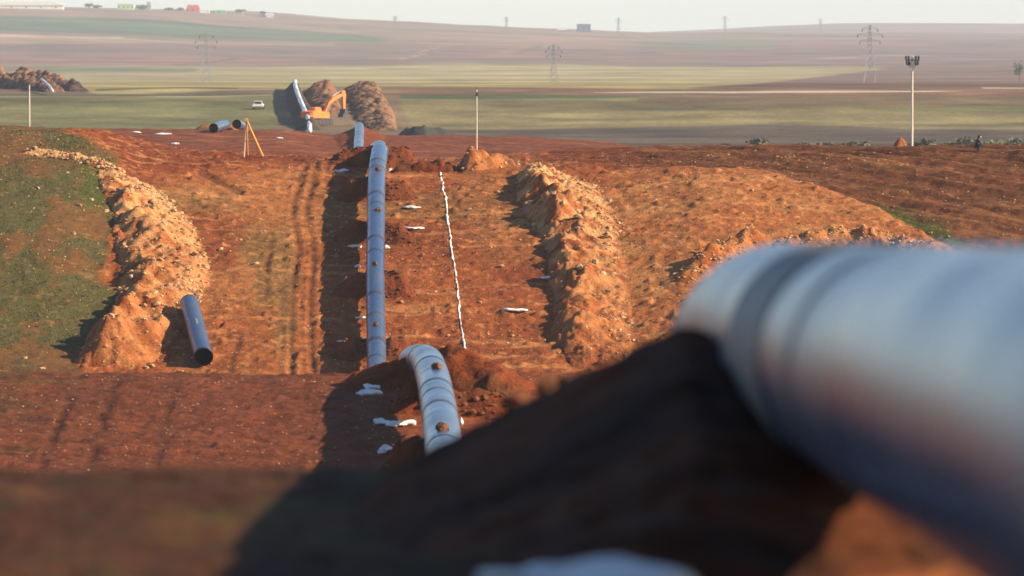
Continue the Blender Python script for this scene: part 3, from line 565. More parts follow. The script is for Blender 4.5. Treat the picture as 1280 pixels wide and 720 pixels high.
heap("soil_berm", [(float(fx_(d)) + .2, d) for d in (688,705,725,745,762,778)], [2.2,2.8,3.4,3.6,3.2,2.4], [0.2,0.3,0.5,0.75,1.25,0.4], "steep red berm carrying the far end of the pipeline over the knoll", "soil berm", res=0.3, seed=480, lump=0.1, clod=0.06, cols_=((0.24,0.085,0.036), RED), sharp=1.05)
support(411, "tall dark earth support where the pipeline passes over the hillcrest", 4.2, 3.0, 1.35, 1.6, 495)
support(47, "earth support under the pipeline just past the near crest", seed=490)

# ------------------------------------------------------------------ loose pipe lengths
def loose_pipe(name, a, b, label):
    a = Vector(a); b = Vector(b); L = (b - a).length; q = (b - a).to_track_quat('Y', 'Z'); root = empty(name, a, 0, label, "pipe", "loose pipe lengths lying on the ground"); root.rotation_mode = 'QUATERNION'; root.rotation_quaternion = q
    n = 40; an = np.linspace(0, 2 * math.pi, n + 1)
    def surf(nm, rings, mat):
        Vv = np.concatenate([np.stack([r * np.cos(an), np.full(n + 1, y), r * np.sin(an)], 1) for r, y in rings]); me = grid_mesh(nm, Vv, len(rings), n + 1); me.materials.append(M[mat]); o = link(bpy.data.objects.new(nm, me), root)
    surf("shell", [(RAD, 0.18), (RAD, L * .5), (RAD, L - .18)], 'pipe')
    surf("bore", [(RAD - .02, 0.0), (RAD - .02, L)], 'bore'); surf("mouth_blocker", [(RAD - .021, L - .02), (0.001, L - .02)], 'bore')  # unseen disc added at the far end to keep the mouth black
    for y0, y1 in ((0, .18), (L - .18, L)):
        surf("bare_end", [(RAD - .02, y0 if y0 == 0 else y1), (RAD - .004, y0 if y0 == 0 else y1), (RAD - .004, y1 if y0 == 0 else y0)], 'steel_edge')
    return root
def on_ground(px, py, d0, d1):
    x, d, z = ground_at(px, py, d0, d1); return x, d, z
x, d, z = on_ground(254, 461, 346, 400); x2 = (236 - 640) * (d + 10) / F
z1 = max(Hs(x, d), Hs(x + .2, d + .5)); z2 = Hs(x2, d + 10)
lp = loose_pipe("loose_pipe", W(x, d, z1 + RAD + .05), W(x2, d + 10, z2 + RAD + .12), "single dark blue pipe length lying alone on the slope below the rocky bank")
mk = MB(); mk.box((0.02, 5.2, RAD + 0.004), (0.16, 1.0, 0.012)); mk.build("highlight_strip", 'galv', lp)  # highlight on top of the pipe, modelled as a pale strip
x, d = (267 - 640) * 728 / F, 728; x2 = (282 - 640) * 740 / F
loose_pipe("loose_pipe", W(x, d, Hs(x, d) + RAD + .1), W(x2, 740, Hs(x2, 740) + RAD + .25), "pale pipe length with black open mouth lying askew left of the tripod")
x, d = (297 - 640) * 746 / F, 744; x2 = (303 - 640) * 757 / F
loose_pipe("loose_pipe", W(x, d, Hs(x, d) + RAD + .15), W(x2, 757, Hs(x2, 757) + RAD + .1), "pipe length showing its round black mouth right behind the tripod")
path = [((250 - 640) * 750 / F, 750), ((270 - 640) * 756 / F, 756), ((310 - 640) * 762 / F, 762)]
heap("soil_heap", path, 1.6, [0.8,1.0,0.6], "tan soil heap behind the two pipes near the tripod", "spoil heap", "spoil heaps", res=0.3, seed=500, cols_=((0.25,0.17,0.09), OLV))

# ------------------------------------------------------------------ white bags and sheets
def bag(px, py, d0, d1, size, label, rz=0, seed=0, h=0.2):
    x, d, z = ground_at(px, py, d0, d1); bm = bmesh.new(); bmesh.ops.create_icosphere(bm, subdivisions=4, radius=0.5)
    P_ = np.array([v.co[:] for v in bm.verts]); n1 = fbm(P_[:, 0] * 2.2 + seed, P_[:, 1] * 2.2 + P_[:, 2], 3, 600 + seed); n2 = 1 - np.abs(fbm(P_[:, 0] * 5 + seed, P_[:, 1] * 7 - P_[:, 2] * 3, 2, 620 + seed)) * 2
    for k, v in enumerate(bm.verts):
        f = 1 + 0.95 * n1[k] + 0.22 * n2[k]; v.co = Vector((v.co.x * size[0] * f, v.co.y * size[1] * f, max(v.co.z, -.3) * h * (1 + 1.3 * n1[k])))
    me = bpy.data.meshes.new("white_bag"); bm.to_mesh(me); bm.free(); me.polygons.foreach_set("use_smooth", [True] * len(me.polygons)); me.materials.append(M['bag'])
    o = link(bpy.data.objects.new("white_bag", me)); o.location = W(x, d, Hs(x, d) + h * .22); o.rotation_euler.z = rz; tag(o, label, "bag", "white bags strewn along the pipeline"); return o
BAGS = [(420,205,1.4,.8,"white plastic bag by the pipe near the hillcrest, farther of a pair"),(424,215,1.1,.9,"white plastic bag by the pipe near the hillcrest, nearer of a pair"),
 (515,260,1.9,.9,"long white bag between pipeline and lime line, beside yellowish stone"),(514,286,1.7,1.3,"white bag on red soil right of the pipeline, just past the second support"),
 (645,388,1.7,1.2,"bright white bag on open soil between lime line and rocky ridge"),(684,348,1.1,.8,"small white bag at the shaded foot of the rocky ridge"),
 (434,366,1.0,.5,"small white bag in the pipeline shadow between third and lowest supports"),(442,309,1.1,.4,"faint white strip of bag in the pipeline shadow, mid hill"),
 (431,214,1.0,.4,"thin white strip of bag left of the hillcrest pair"),(449,398,.8,.4,"small white scrap in the pipeline shadow beside the lowest support"),(425,428,.6,.4,"tiny white scrap at the outer edge of the pipeline shadow"),(447,334,.6,.35,"white scrap in the pipeline shadow beside the third support"),(483,310,.7,.4,"small white scrap touching the right side of the hill pipeline"),(487,214,.5,.5,"tiny white scrap against the right side of the pipeline top")]
for k, (a, b, sx, sy, lb) in enumerate(BAGS): bag(a, b, 348, 420, (sx * .68, sy * .9), lb, 0.15 * (k % 3 - 1), k)
for k, (a, b, sx, sy, lb) in enumerate([(457,494,1.5,1.0,"flat white bag in shade below the dark berm"),(466,486,.9,1.2,"small standing white bag beside the flat one below the dark berm"),
  (478,531,1.1,1.2,"narrow white bag left of the pipeline hump, left of a touching pair"),(499,532,1.3,1.6,"lumpy white bag left of the pipeline hump, right of a touching pair"),
  (481,567,.9,.8,"white bag left end of the lowest row beside the pipeline hump"),(512,566,1.3,.7,"white strip of bag against the pipeline hump beside lower support"),(576,530,.3,.5,"tiny white scrap on the lit right side of the pipeline hump")]):
    bag(a, b, 165, 228, (sx * .55, sy * .65), lb, 0.1, 30 + k, 0.26)
for k, (a, b, sx, lb) in enumerate([(205,168,3.0,"white sheeting on the far red knoll left of the pipes"),(170,166,2.0,"flat white scrap on the far knoll edge"),(217,180,1.4,"small white bag on the red knoll below the white sheeting"),(349,173,1.3,"small white bag on the red knoll between tripod and excavator"),(813,116,5.5,"pale bundle beside the dark green field strip")]):
    if k < 4: bag(a, b, 670, 760, (sx * .7, 1.2), lb, 0, 50 + k, 0.24)
# blurred white sheet at the very front
b_ = bag(725, 742, 20, 44, (0.72, 0.4), "blurred white plastic sheet on the ground before the soil mound", -0.25, 81, 0.17)

# ------------------------------------------------------------------ lime marking line
pts = [(548,208),(552,225),(558,262),(562,290),(564,310),(567,330),(571,355),(573,375),(575,392),(578,415),(581,448)]
def ribbon(pts, w0, d0=348, d1=420):
    g = [ground_at(a, b, d0, d1)[:2] for a, b in pts]; p = np.array(g); L = np.r_[0, np.cumsum(np.hypot(*np.diff(p, axis=0).T))]; n = int(L[-1] / 0.12); t = np.linspace(0, L[-1], n)
    x = np.interp(t, L, p[:, 0]) + .12 * fbm(t / 1.3, t * 0, 3, 701); y = np.interp(t, L, p[:, 1]); w = w0 * np.clip(0.85 + 1.5 * fbm(t / .5, t * 0, 3, 703), .02, 1.6)
    tx = np.gradient(x); ty = np.gradient(y); l = np.hypot(tx, ty); nx, ny = ty / l, -tx / l; V_ = []
    for s in (-1, -.35, .35, 1):
        X = x + nx * w * s * .5; Y = y + ny * w * s * .5; V_.append(np.stack([X, Y, H(X, Y) + (0.05 if abs(s) < .9 else -.03)], 1))
    return np.stack(V_, 1).reshape(-1, 3), n
V_, n = ribbon(pts, 0.17); o0 = V_[0].copy()
me = grid_mesh("lime_line", V_ - o0, n, 4); me.materials.append(M['lime']); o = link(bpy.data.objects.new("lime_line", me)); o.location = Vector(o0) + Vector((0, 0, Z0))
tag(o, "thin wavering white lime line marked up the slope right of the pipeline", "marking line")
def stake(px, py, h, label, d0=350, d1=420, mat='timber', rad=.045, lean=(0, 0), cap=None):
    x, d, z = ground_at(px, py, d0, d1); r = empty("marker_stake", W(x, d, z), 0, label, "stake")
    m = MB(); m.bar((0, 0, -.1), (lean[0], lean[1], h), rad, rad * .8, 8); m.build("post", mat, r)
    if cap: m = MB(); m.box((lean[0], lean[1], h - .12), (rad * 3.2, rad * 3.2, .24), None, .8); m.build("painted_tip", cap, r)
stake(548, 212, .75, "short white marker stake at the top of the lime line", mat='white', cap='dark_metal')

# tripod / leaning ochre beams
x, d, z = ground_at(305, 196, 400, 440); tri = empty("timber_tripod", W(x, d, z), 0, "tall ochre timber tripod standing on the crest left of the pipeline", "tripod"); s = d / F
apex = Vector((3 * s, .3, 46 * s))
for nm, foot, mat, ra in (("leg", Vector((25 * s, -.3, -.25)), 'ochre', .085), ("leg", Vector((0, 0, -.2)), 'timber', .06), ("leg", Vector((3 * s, 2.2, -.1)), 'ochre', .06)):
    zf = Hs(x + foot.x, d + foot.y) - z; foot.z = zf - .08; m = MB(); m.bar(foot, apex + (apex - foot).normalized() * .12, ra, ra * .9, 8); m.build(nm, mat, tri)
m = MB(); m.box(apex + Vector((0, 0, .02)), (.26, .26, .22), None, .8); m.build("head_block", 'ochre', tri)
m = MB(); m.bar(apex * .45 + Vector((-.02, 0, 0)), Vector((25 * s, -.3, -.1)) * .55 + apex * .45, .05, .05, 6); m.build("cross_brace", 'ochre', tri)

# ------------------------------------------------------------------ poles
def pole(px, ytop, d, label, mat, r0, r1, head):
    x = (px - 640) * d / F; z = Hs(x, d); ztop = (HOR - ytop) * d / F; h = ztop - z
    r = empty("utility_pole", W(x, d, z), 0, label, "pole", "poles beyond the crest"); m = MB(); m.bar((0, 0, -.3), (0, 0, h), r0, r1, 10); m.build("shaft", mat, r, smooth=False)
    if head == 'cross':
        for zz, l in ((h - .5, 1.7), (h - 1.05, 1.5)):
            m = MB(); m.box((0, -.14, zz), (l, .14, .17)); m.build("crossarm", 'dark_metal', r)
            for xx in (-.46, -.26, .26, .46):
                m = MB(); m.bar((xx * l, -.14, zz + .08), (xx * l, -.14, zz + .42), .12, .15, 8).bar((xx * l, -.14, zz + .42), (xx * l, -.14, zz + .55), .15, .07, 8); m.build("insulator", 'dark_metal', r)
        for sx in (-1, 1): m = MB(); m.bar((0, -.14, h - 1.9), (sx * .8, -.14, h - .55), .05, .05, 6); m.build("brace", 'galv', r)
        m = MB(); m.box((0, -.32, h - 1.0), (.5, .3, .6), None, 1, .05); m.build("switch_box", 'galv', r)
    elif head == 'cap':
        m = MB(); m.box((0, 0, h - .55), (.34, .34, .5), None, .8, .03).bar((0, 0, h - .3), (0, 0, h + .35), .05, .03, 6); m.build("insulator", 'dark_metal', r)
pole(1140, 70, 705, "tall cream concrete pole with dark crossarms and insulators", 'concrete', .15, .11, 'cross')
pole(596, 112, 700, "slim white pole rising behind the orange soil heap", 'concrete', .085, .065, 'cap')
pole(37, 106, 735, "thin pale post above the grass at the far trench", 'concrete', .10, .08, None)

# ------------------------------------------------------------------ far trench workings
def dp(px, d): return ((px - 640) * d / F, d)
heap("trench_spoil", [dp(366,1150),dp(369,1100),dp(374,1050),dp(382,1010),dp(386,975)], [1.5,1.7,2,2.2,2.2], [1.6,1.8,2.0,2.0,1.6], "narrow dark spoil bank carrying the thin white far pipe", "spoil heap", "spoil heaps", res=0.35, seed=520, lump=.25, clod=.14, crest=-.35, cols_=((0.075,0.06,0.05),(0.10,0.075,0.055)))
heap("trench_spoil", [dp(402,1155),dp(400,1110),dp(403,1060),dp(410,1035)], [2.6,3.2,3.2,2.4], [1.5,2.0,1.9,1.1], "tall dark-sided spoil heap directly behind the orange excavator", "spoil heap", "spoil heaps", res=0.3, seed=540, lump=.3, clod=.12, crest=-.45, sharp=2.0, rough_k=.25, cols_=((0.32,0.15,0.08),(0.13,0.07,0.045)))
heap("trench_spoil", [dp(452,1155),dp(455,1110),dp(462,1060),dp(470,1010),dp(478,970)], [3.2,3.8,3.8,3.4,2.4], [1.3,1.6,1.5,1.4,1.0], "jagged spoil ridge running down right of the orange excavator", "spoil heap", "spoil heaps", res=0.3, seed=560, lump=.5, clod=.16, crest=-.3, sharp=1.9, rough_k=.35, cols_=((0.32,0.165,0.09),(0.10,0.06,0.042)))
heap("earth_bank", [dp(502,905),dp(530,900),dp(572,903)], 2.4, [1.6,2.2,1.5], "long dark low bank beyond the crest left of the white pole", "spoil heap", "spoil heaps", res=0.35, seed=580, lump=.2, clod=.1, cols_=((0.075,0.07,0.065),(0.06,0.055,0.05)))
fp = empty("far_pipeline", W(*dp(385,975), Hs(*dp(385,975))), 0, "thin white far pipeline bending up the slope left of the excavator", "pipeline"); pp = [dp(387,955),dp(387,975),dp(385,990),dp(380,1015),dp(375,1045),dp(371,1085),dp(369,1120),dp(369,1150)]
q = [Vector((a, b, Hs(a, b) + hgt_ + Z0)) for (a, b), hgt_ in zip(pp, (.5, .9, 1.6, 2.0, 2.1, 2.0, 1.9, 1.7))]
fcoat = simple("white_far_coating", (0.55, 0.56, 0.58), 0.35, 0.1, .5); M['far_pipe'] = fcoat
for a, b in zip(q[:-1], q[1:]): m = MB(); m.bar(a - fp.location, b - fp.location, .42, .42, 14); m.build("pipe_section", 'far_pipe', fp, smooth=True)
# left workings
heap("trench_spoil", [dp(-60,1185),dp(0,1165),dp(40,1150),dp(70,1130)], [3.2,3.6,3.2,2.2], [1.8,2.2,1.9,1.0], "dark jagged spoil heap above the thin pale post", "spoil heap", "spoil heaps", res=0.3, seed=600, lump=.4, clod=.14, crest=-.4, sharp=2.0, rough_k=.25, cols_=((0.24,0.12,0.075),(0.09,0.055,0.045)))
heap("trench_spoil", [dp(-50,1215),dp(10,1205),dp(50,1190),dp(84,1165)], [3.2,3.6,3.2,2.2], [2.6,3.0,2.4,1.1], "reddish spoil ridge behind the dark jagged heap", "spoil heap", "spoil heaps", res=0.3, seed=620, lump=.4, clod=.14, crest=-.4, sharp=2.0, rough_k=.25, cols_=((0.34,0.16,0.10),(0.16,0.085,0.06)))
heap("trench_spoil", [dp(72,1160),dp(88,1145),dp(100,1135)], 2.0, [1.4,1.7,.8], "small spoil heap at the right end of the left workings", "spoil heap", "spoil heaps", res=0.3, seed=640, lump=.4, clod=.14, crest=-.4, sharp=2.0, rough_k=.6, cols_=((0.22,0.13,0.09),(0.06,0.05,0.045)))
fp = empty("far_pipeline", W(*dp(45,1120), Hs(*dp(45,1120))), 0, "short pale far pipe lying in front of the left spoil heaps", "pipeline")
pp = [dp(66,1112),dp(63,1122),dp(58,1132),dp(52,1140)]; q = [Vector((a, b, Hs(a, b) + .8 + .5 * k + Z0)) for k, (a, b) in enumerate(pp)]
for a, b in zip(q[:-1], q[1:]): m = MB(); m.bar(a - fp.location, b - fp.location, .26, .26, 14); m.build("pipe_section", 'far_pipe', fp, smooth=True)

# ------------------------------------------------------------------ excavator
x, d = dp(397, 995); z = Hs(x, d) + .15; ex = empty("excavator", W(x, d, z), math.radians(48), "orange tracked excavator with raised boom working at the far trench", "excavator")
for sy in (-1.25, 1.25):
    m = MB(); o_ = []
    for k in range(9): a = math.pi / 2 + math.pi * k / 8; o_.append((-1.9 + .5 * math.cos(a), .5 + .5 * math.sin(a)))
    for k in range(9): a = -math.pi / 2 + math.pi * k / 8; o_.append((1.9 + .5 * math.cos(a), .5 + .5 * math.sin(a)))
    m.prism(o_, sy - .32, sy + .32); t_ = m.build("track", 'rubber', ex)
    for wx in (-1.9, -.95, 0, .95, 1.9): m = MB(); m.bar((wx, sy - .36, .5), (wx, sy + .36, .5), .36, .36, 12); m.build("wheel", 'dark_metal', t_)
m = MB(); m.box((0, 0, .75), (2.4, 2.1, .5), None, .9).bar((0, 0, .9), (0, 0, 1.2), .7, .7, 16); m.build("undercarriage", 'dark_metal', ex)
m = MB(); m.prism([(-2.6, 1.2), (-2.75, 1.5), (-2.7, 2.35), (-1.2, 2.5), (-.2, 2.35), (1.5, 2.1), (1.5, 1.2)], -1.45, 1.45); m.build("house", 'orange', ex)
m = MB(); m.box((-2.75, 0, 1.75), (.5, 2.7, 1.0), None, .92, .08); m.build("counterweight", 'orange', ex)
m = MB(); m.prism([(-.1, 2.1), (-.1, 3.0), (.2, 3.1), (1.3, 3.05), (1.75, 2.2), (1.75, 1.25), (.2, 1.25)], .5, 1.48); cb = m.build("cab", 'orange', ex)
m = MB(); m.prism([(.1, 2.15), (.15, 2.9), (1.2, 2.88), (1.55, 2.2)], 1.481, 1.50); m.build("window", 'glass', cb)
m = MB(); m.box((1.56, 1.0, 2.6), (.03, .8, .8), Euler((0, math.radians(-27), 0)).to_matrix()); m.build("window", 'glass', cb)
BO = [(1.3, 1.7), (2.6, 3.9), (3.6, 4.75), (6.4, 5.6), (6.6, 5.2), (3.9, 4.15), (3.1, 3.5), (1.9, 1.6)]
m = MB(); m.prism(BO, -.28, .28); m.build("boom", 'orange', ex)
m = MB(); m.prism([(5.9, 5.9), (6.7, 5.95), (7.0, 5.2), (6.75, 2.6), (6.4, 2.6), (6.2, 4.9)], -.22, .22); m.build("stick", 'orange', ex)
m = MB(); m.prism([(6.3, 2.7), (6.9, 2.8), (7.0, 2.1), (6.5, 1.3), (5.7, 1.25), (5.9, 1.8), (6.3, 2.1)], -.6, .6); m.build("bucket", 'dark_metal', ex)
for a, b in (((1.9, .42, 1.7), (3.2, .42, 3.9)), ((1.9, -.42, 1.7), (3.2, -.42, 3.9)), ((3.7, 0, 4.95), (6.0, 0, 5.95)), ((6.95, 0, 5.0), (6.95, 0, 3.0))): m = MB(); m.bar(a, b, .11, .07, 8); m.build("hydraulic_cylinder", 'galv', ex)

# ------------------------------------------------------------------ small far car
x, d = dp(323, 1052); z = Hs(x, d); car = empty("parked_car", W(x, d, z), math.radians(1), "small white car parked on the green slope left of the trench", "car")
m = MB(); m.prism([(-1.0, .35), (-1.02, .85), (-.9, .95), (.9, .95), (1.02, .85), (1.0, .35)], -2.1, 2.1); m.build("body", 'white', car)
m = MB(); m.prism([(-.85, .951), (-.68, 1.5), (.68, 1.5), (.85, .951)], -1.4, 1.0); m.build("cabin", 'white', car)
m = MB(); m.box((0, -1.42, 1.2), (1.3, .06, .42)); m.build("rear_window", 'glass', car)
m = MB(); m.box((-.79, -.2, 1.2), (.05, 2.0, .36)).box((.79, -.2, 1.2), (.05, 2.0, .36)); m.build("side_window", 'glass', car)
for sx in (-.95, .95):
    for sy in (-1.3, 1.3): m = MB(); m.bar((sx - .12, sy, .34), (sx + .12, sy, .34), .34, .34, 14); m.build("wheel", 'rubber', car)
m = MB(); m.box((0, -2.12, .42), (1.7, .1, .2)); m.build("bumper", 'dark_metal', car)

# ------------------------------------------------------------------ lattice pylons
def pylon(px, ytop, d, label, wb=None, thick=.2):
    x = (px - 640) * d / F; z = Hs(x, d); h = (HOR - ytop) * d / F - z; wb = wb or h * .17; r = empty("power_pylon", W(x, d, z), rnd.uniform(-.3, .3), label, "pylon", "lattice power pylons")
    def cw(t): return wb * (1 - t) ** 1.3 * .5 + .35
    lv = [0, .18, .34, .48, .6, .7, .8, .9, 1.0]; crn = [(-1, -1), (1, -1), (1, 1), (-1, 1)]
    for sx, sy in crn:
        m = MB()
        for a, b in zip(lv[:-1], lv[1:]): m.bar((sx * cw(a), sy * cw(a), a * h - (.5 if a == 0 else 0)), (sx * cw(b), sy * cw(b), b * h), thick * .5, thick * .5, 5)
        m.build("leg", 'galv', r)
    m = MB()
    for a, b in zip(lv[:-1], lv[1:]):
        for k in range(4):
            p, q_ = crn[k], crn[(k + 1) % 4]; m.bar((p[0]*cw(a), p[1]*cw(a), a*h), (q_[0]*cw(b), q_[1]*cw(b), b*h), thick*.3, thick*.3, 4); m.bar((q_[0]*cw(a), q_[1]*cw(a), a*h), (p[0]*cw(b), p[1]*cw(b), b*h), thick*.3, thick*.3, 4)
    m.build("bracing", 'galv', r)
    for t, l in ((.72, .17), (.83, .21), (.93, .13)):
        m = MB()
        for sx in (-1, 1):
            m.bar((0, -.3, t*h), (sx*l*h, 0, t*h + .1), thick*.42, thick*.3, 5); m.bar((0, .3, t*h), (sx*l*h, 0, t*h + .1), thick*.42, thick*.3, 5); m.bar((0, 0, t*h + .045*h), (sx*l*h, 0, t*h + .15), thick*.42, thick*.3, 5)
        ca = m.build("crossarm", 'galv', r)
        for sx in (-1, 1): m = MB(); m.bar((sx*l*h, 0, t*h), (sx*l*h, 0, t*h - .05*h), .16, .16, 6); m.build("insulator", 'dark_metal', ca)
pylon(1087, 31, 2300, "dark lattice pylon on the brown plain near the cream concrete pole", thick=.2)
pylon(258, 40, 2350, "faint lattice pylon above the tan field left of the trench workings", thick=.15)
pylon(692, 55, 2300, "pale lattice pylon in the tan field right of the white pole", thick=.15)
for px, yt, dd_, lb in ((494,20,6000,"hazy skyline pylon nearest the white hamlet houses"),(633,21,6300,"hazy skyline pylon left of the blue-grey block"),(773,22,6600,"hazy skyline pylon right of the blue-grey block"),(906,20,7000,"hazy skyline pylon where the far blue hills begin"),(1025,23,7200,"hazy skyline pylon behind the dark lattice pylon on the plain")):
    pylon(px, yt, dd_, lb, thick=.3)

# ------------------------------------------------------------------ skyline hamlet
def building(name, px0, px1, ytop, ybase, d, label, wall, roof, kind='gable', depth=10, cat="building"):
    x0, _ = dp(px0, d); x1, _ = dp(px1, d); w = x1 - x0; xc = (x0 + x1) / 2; zb = min(Hs(x0, d), Hs(xc, d), Hs(x1, d)); zt = max((HOR - ytop) * d / F, zb + 2.5); h = zt - zb
    r = empty(name, W(xc, d, zb), 0, label, cat); hw_ = h * (.55 if kind == 'gable' else .9)
    m = MB(); m.box((0, 0, hw_ / 2 - .5), (w, depth, hw_ + 1)); wl = m.build("wall", wall, r)
    if kind == 'gable': m = MB(); m.bm; m.prism([(-w * .53, hw_ - .05), (w * .53, hw_ - .05), (w * .40, h), (-w * .40, h)], -depth * .55, depth * .55); m.build("roof", roof, r)
    else: m = MB(); m.box((0, 0, h - .05 * h), (w * 1.03, depth * 1.03, h * .1)); m.build("roof", roof, r)
    nw = max(2, min(6, int(w / 4)))
    for k in range(nw): m = MB(); m.box((-w * .42 + w * .84 * k / (nw - 1), -depth / 2 - .04, hw_ * .55), (min(1.4, w / nw * .4), .1, hw_ * .35)); m.build("window", 'glass', r)
building("long_shed", -30, 80, 2.5, 9, 6200, "long white-roofed shed on the hill at the hamlet's end", 'cream', 'cream', 'gable', 14)
building("house", 148, 168, 5, 14, 6350, "pale green house on the skyline hamlet", 'lime_green', 'lime_green', 'flat', 10)
building("house", 234, 250, 6, 15, 6400, "house with bright red roof on the skyline", 'red', 'red', 'gable', 12)
building("house", 249, 262, 12.5, 18, 6380, "small white house beside the red-roofed one", 'white', 'white', 'flat', 10)
building("house", 267, 283, 13, 20, 6400, "green house right of the small white house", 'green', 'green', 'flat', 10)
building("shed", 284, 304, 17, 22, 6420, "low grey shed beside the green house", 'grey', 'grey', 'flat', 10)
building("shed", 318, 332, 19, 24, 6430, "low grey shed next to the white cabin", 'grey', 'grey', 'flat', 10)
building("cabin", 332, 342, 16.5, 24, 6420, "white cabin standing at the right end of the hamlet", 'white', 'white', 'gable', 8)
building("silo", 184, 189, 2.5, 16, 6380, "slim grey tower above the hamlet", 'grey', 'grey', 'flat', 4.5)
building("block_building", 721, 738, 30, 42, 6500, "blue-grey block standing alone on the skyline", 'blue', 'blue', 'flat', 14)
building("shed", 712, 721, 37.5, 42, 6480, "tiny grey shed touching the blue-grey skyline block", 'grey', 'grey', 'flat', 10)
building("shed", 695, 709, 36.5, 41, 6480, "low pale shed left of the blue-grey skyline block", 'grey', 'white', 'gable', 10)

# ------------------------------------------------------------------ vegetation
def leaf_cloud(n, rx, ry, rz, zc, size, seed, clumps=9):
    r_ = np.random.default_rng(seed); C = r_.normal(size=(clumps, 3)); C /= np.linalg.norm(C, axis=1)[:, None]; C *= r_.uniform(.25, .85, (clumps, 1)) * np.array([rx, ry, rz])
    k = r_.integers(0, clumps, n); P_ = C[k] + r_.normal(size=(n, 3)) * np.array([rx, ry, rz]) * .27; P_[:, 2] = np.abs(P_[:, 2] + zc * .0) if zc == 0 else P_[:, 2] + zc
    a = r_.normal(size=(n, 3)); a /= np.linalg.norm(a, axis=1)[:, None]; b = np.cross(a, r_.normal(size=(n, 3))); b /= np.linalg.norm(b, axis=1)[:, None]; s = size * r_.uniform(.6, 1.4, (n, 1))
    v = np.stack([P_ - a * s, P_ + b * s * .6, P_ + a * s, P_ - b * s * .6], 1).reshape(-1, 3); return v, [(4*i, 4*i+1, 4*i+2, 4*i+3) for i in range(n)]
def shrub(px, py, d, w, h, label, mat, seed, name="shrub", cat="shrub", group="scrub along the far crest", trunk=None):
    x, _ = dp(px, d); z = Hs(x, d); r = empty(name, W(x, d, z), 0, label, cat, group)
    zc = h * .5 if not trunk else h * .62; v, f = leaf_cloud(260, w * .5, w * .4, h * (.42 if not trunk else .36), zc, max(.12, w * .085), seed); v[:, 2] = np.maximum(v[:, 2], -.05)
    me = mesh_np("crown" if trunk else "foliage", v, f, False); me.materials.append(M[mat]); link(bpy.data.objects.new("crown" if trunk else "foliage", me), r)
    m = MB(); m.bar((0, 0, -.2), (0, 0, h * .6), w * .05, w * .025, 7)
    for k in range(4): a = k * 1.6 + seed; m.bar((0, 0, h * (.1 if not trunk else .35)), (math.cos(a) * w * .3, math.sin(a) * w * .3, h * .65), w * .03, w * .012, 5)
    m.build("trunk" if trunk else "stem", 'bark', r)
sp = [(905,181,.9),(948,178,1.1),(965,180,.8),(1004,180,1.0),(1022,181,.9),(1040,180,1.2),(1062,181,1.0),(1080,182,.9),(1100,182,1.1),(1145,181,1.0),(1158,180,1.3),(1172,180,1.2),(1190,182,1.2),(1206,181,1.5),(1240,182,1.6),(1256,180,1.4),(1272,181,1.7)]
for k, (a, b, s) in enumerate(sp): shrub(a, b, 838 + 12 * math.sin(k * 2.1), 2.6 * s * (.7 + .5 * ((k * 7) % 5) / 4), 1.0 * s * (.7 + .4 * ((k * 3) % 4) / 3), "low olive scrub bush along the far edge of the ploughed slope", 'leaf' if k % 3 else 'leaf_dark', 900 + k)
shrub(1274, 70, 2500, 5, 9.5, "lone dark green tree on the right-hand plain", 'leaf_dark', 950, "tree", "tree", None, True)
for k, (a, w, h, lb) in enumerate([(112,12,6,"rounded tree between shed and pale green house"),(122,10,5,"low tree left of the pale green house"),(176,16,6,"broad bush left of the slim grey tower"),(212,12,4,"low bush between grey tower and red roof"),(226,9,4,"small bush left of the red-roofed house"),(300,12,5,"bush behind the low grey shed"),(328,9,5,"bush between the grey shed and white cabin")]):
    shrub(a, 0, 6450 + 12 * k, w, h, lb, 'leaf_dark', 960 + k, "tree", "tree", "trees around the skyline hamlet", True)
x0, d0 = dp(1125, 421); heap("soil_heap", [(x0 - .6, d0), (x0, d0), (x0 + .6, d0)], 0.65, [.4,.62,.4], "small orange soil heap at the foot of the cream concrete pole", "spoil heap", "spoil heaps", res=.12, seed=660, sharp=1.8, lump=.4, clod=.08, cols_=((0.42,0.22,0.11), ORG))

# ------------------------------------------------------------------ crouching person on the crest
x, d, z = ground_at(1221, 189, 398, 430); pr = empty("person", W(x, d, z), 0, "person in dark jacket crouching on the crest at the ploughed field's edge", "person")
def skin_body(name, nodes, edges, mat, parent, sub=2):
    me = bpy.data.meshes.new(name); me.from_pydata([n[:3] for n in nodes], edges, []); o = bpy.data.objects.new(name, me); link(o, parent); md = o.modifiers.new("skin", 'SKIN')
    if not me.skin_vertices: me.skin_vertices.new()
    for k, n in enumerate(nodes): sv = me.skin_vertices[0].data[k]; sv.radius = (n[3], n[4] if len(n) > 4 else n[3]); sv.use_root = (k == 0)
    md.use_smooth_shade = True; s_ = o.modifiers.new("sub", 'SUBSURF'); s_.levels = sub; s_.render_levels = sub; me.materials.append(M[mat]); return o
nodes = [(0,0,.34,.17),(.03,.02,.52,.17),(.09,.03,.72,.19,.15),(.13,.03,.84,.13),(.16,.02,.93,.065),
 (-.10,-.05,.32,.12),(.22,-.14,.50,.10),(.10,-.10,.12,.065),(.14,-.12,.05,.055),(.28,-.14,.04,.04),
 (-.10,.12,.32,.12),(.22,.18,.52,.10),(.08,.16,.12,.065),(.12,.16,.05,.055),(.26,.18,.04,.04),
 (.12,-.20,.80,.085),(.26,-.24,.58,.06),(.40,-.16,.46,.045),(.47,-.13,.43,.04),
 (.12,.24,.80,.085),(.28,.26,.58,.06),(.42,.16,.48,.045),(.48,.12,.45,.04)]
edges = [(0,1),(1,2),(2,3),(3,4),(0,5),(5,6),(6,7),(7,8),(8,9),(0,10),(10,11),(11,12),(12,13),(13,14),(3,15),(15,16),(16,17),(17,18),(3,19),(19,20),(20,21),(21,22)]
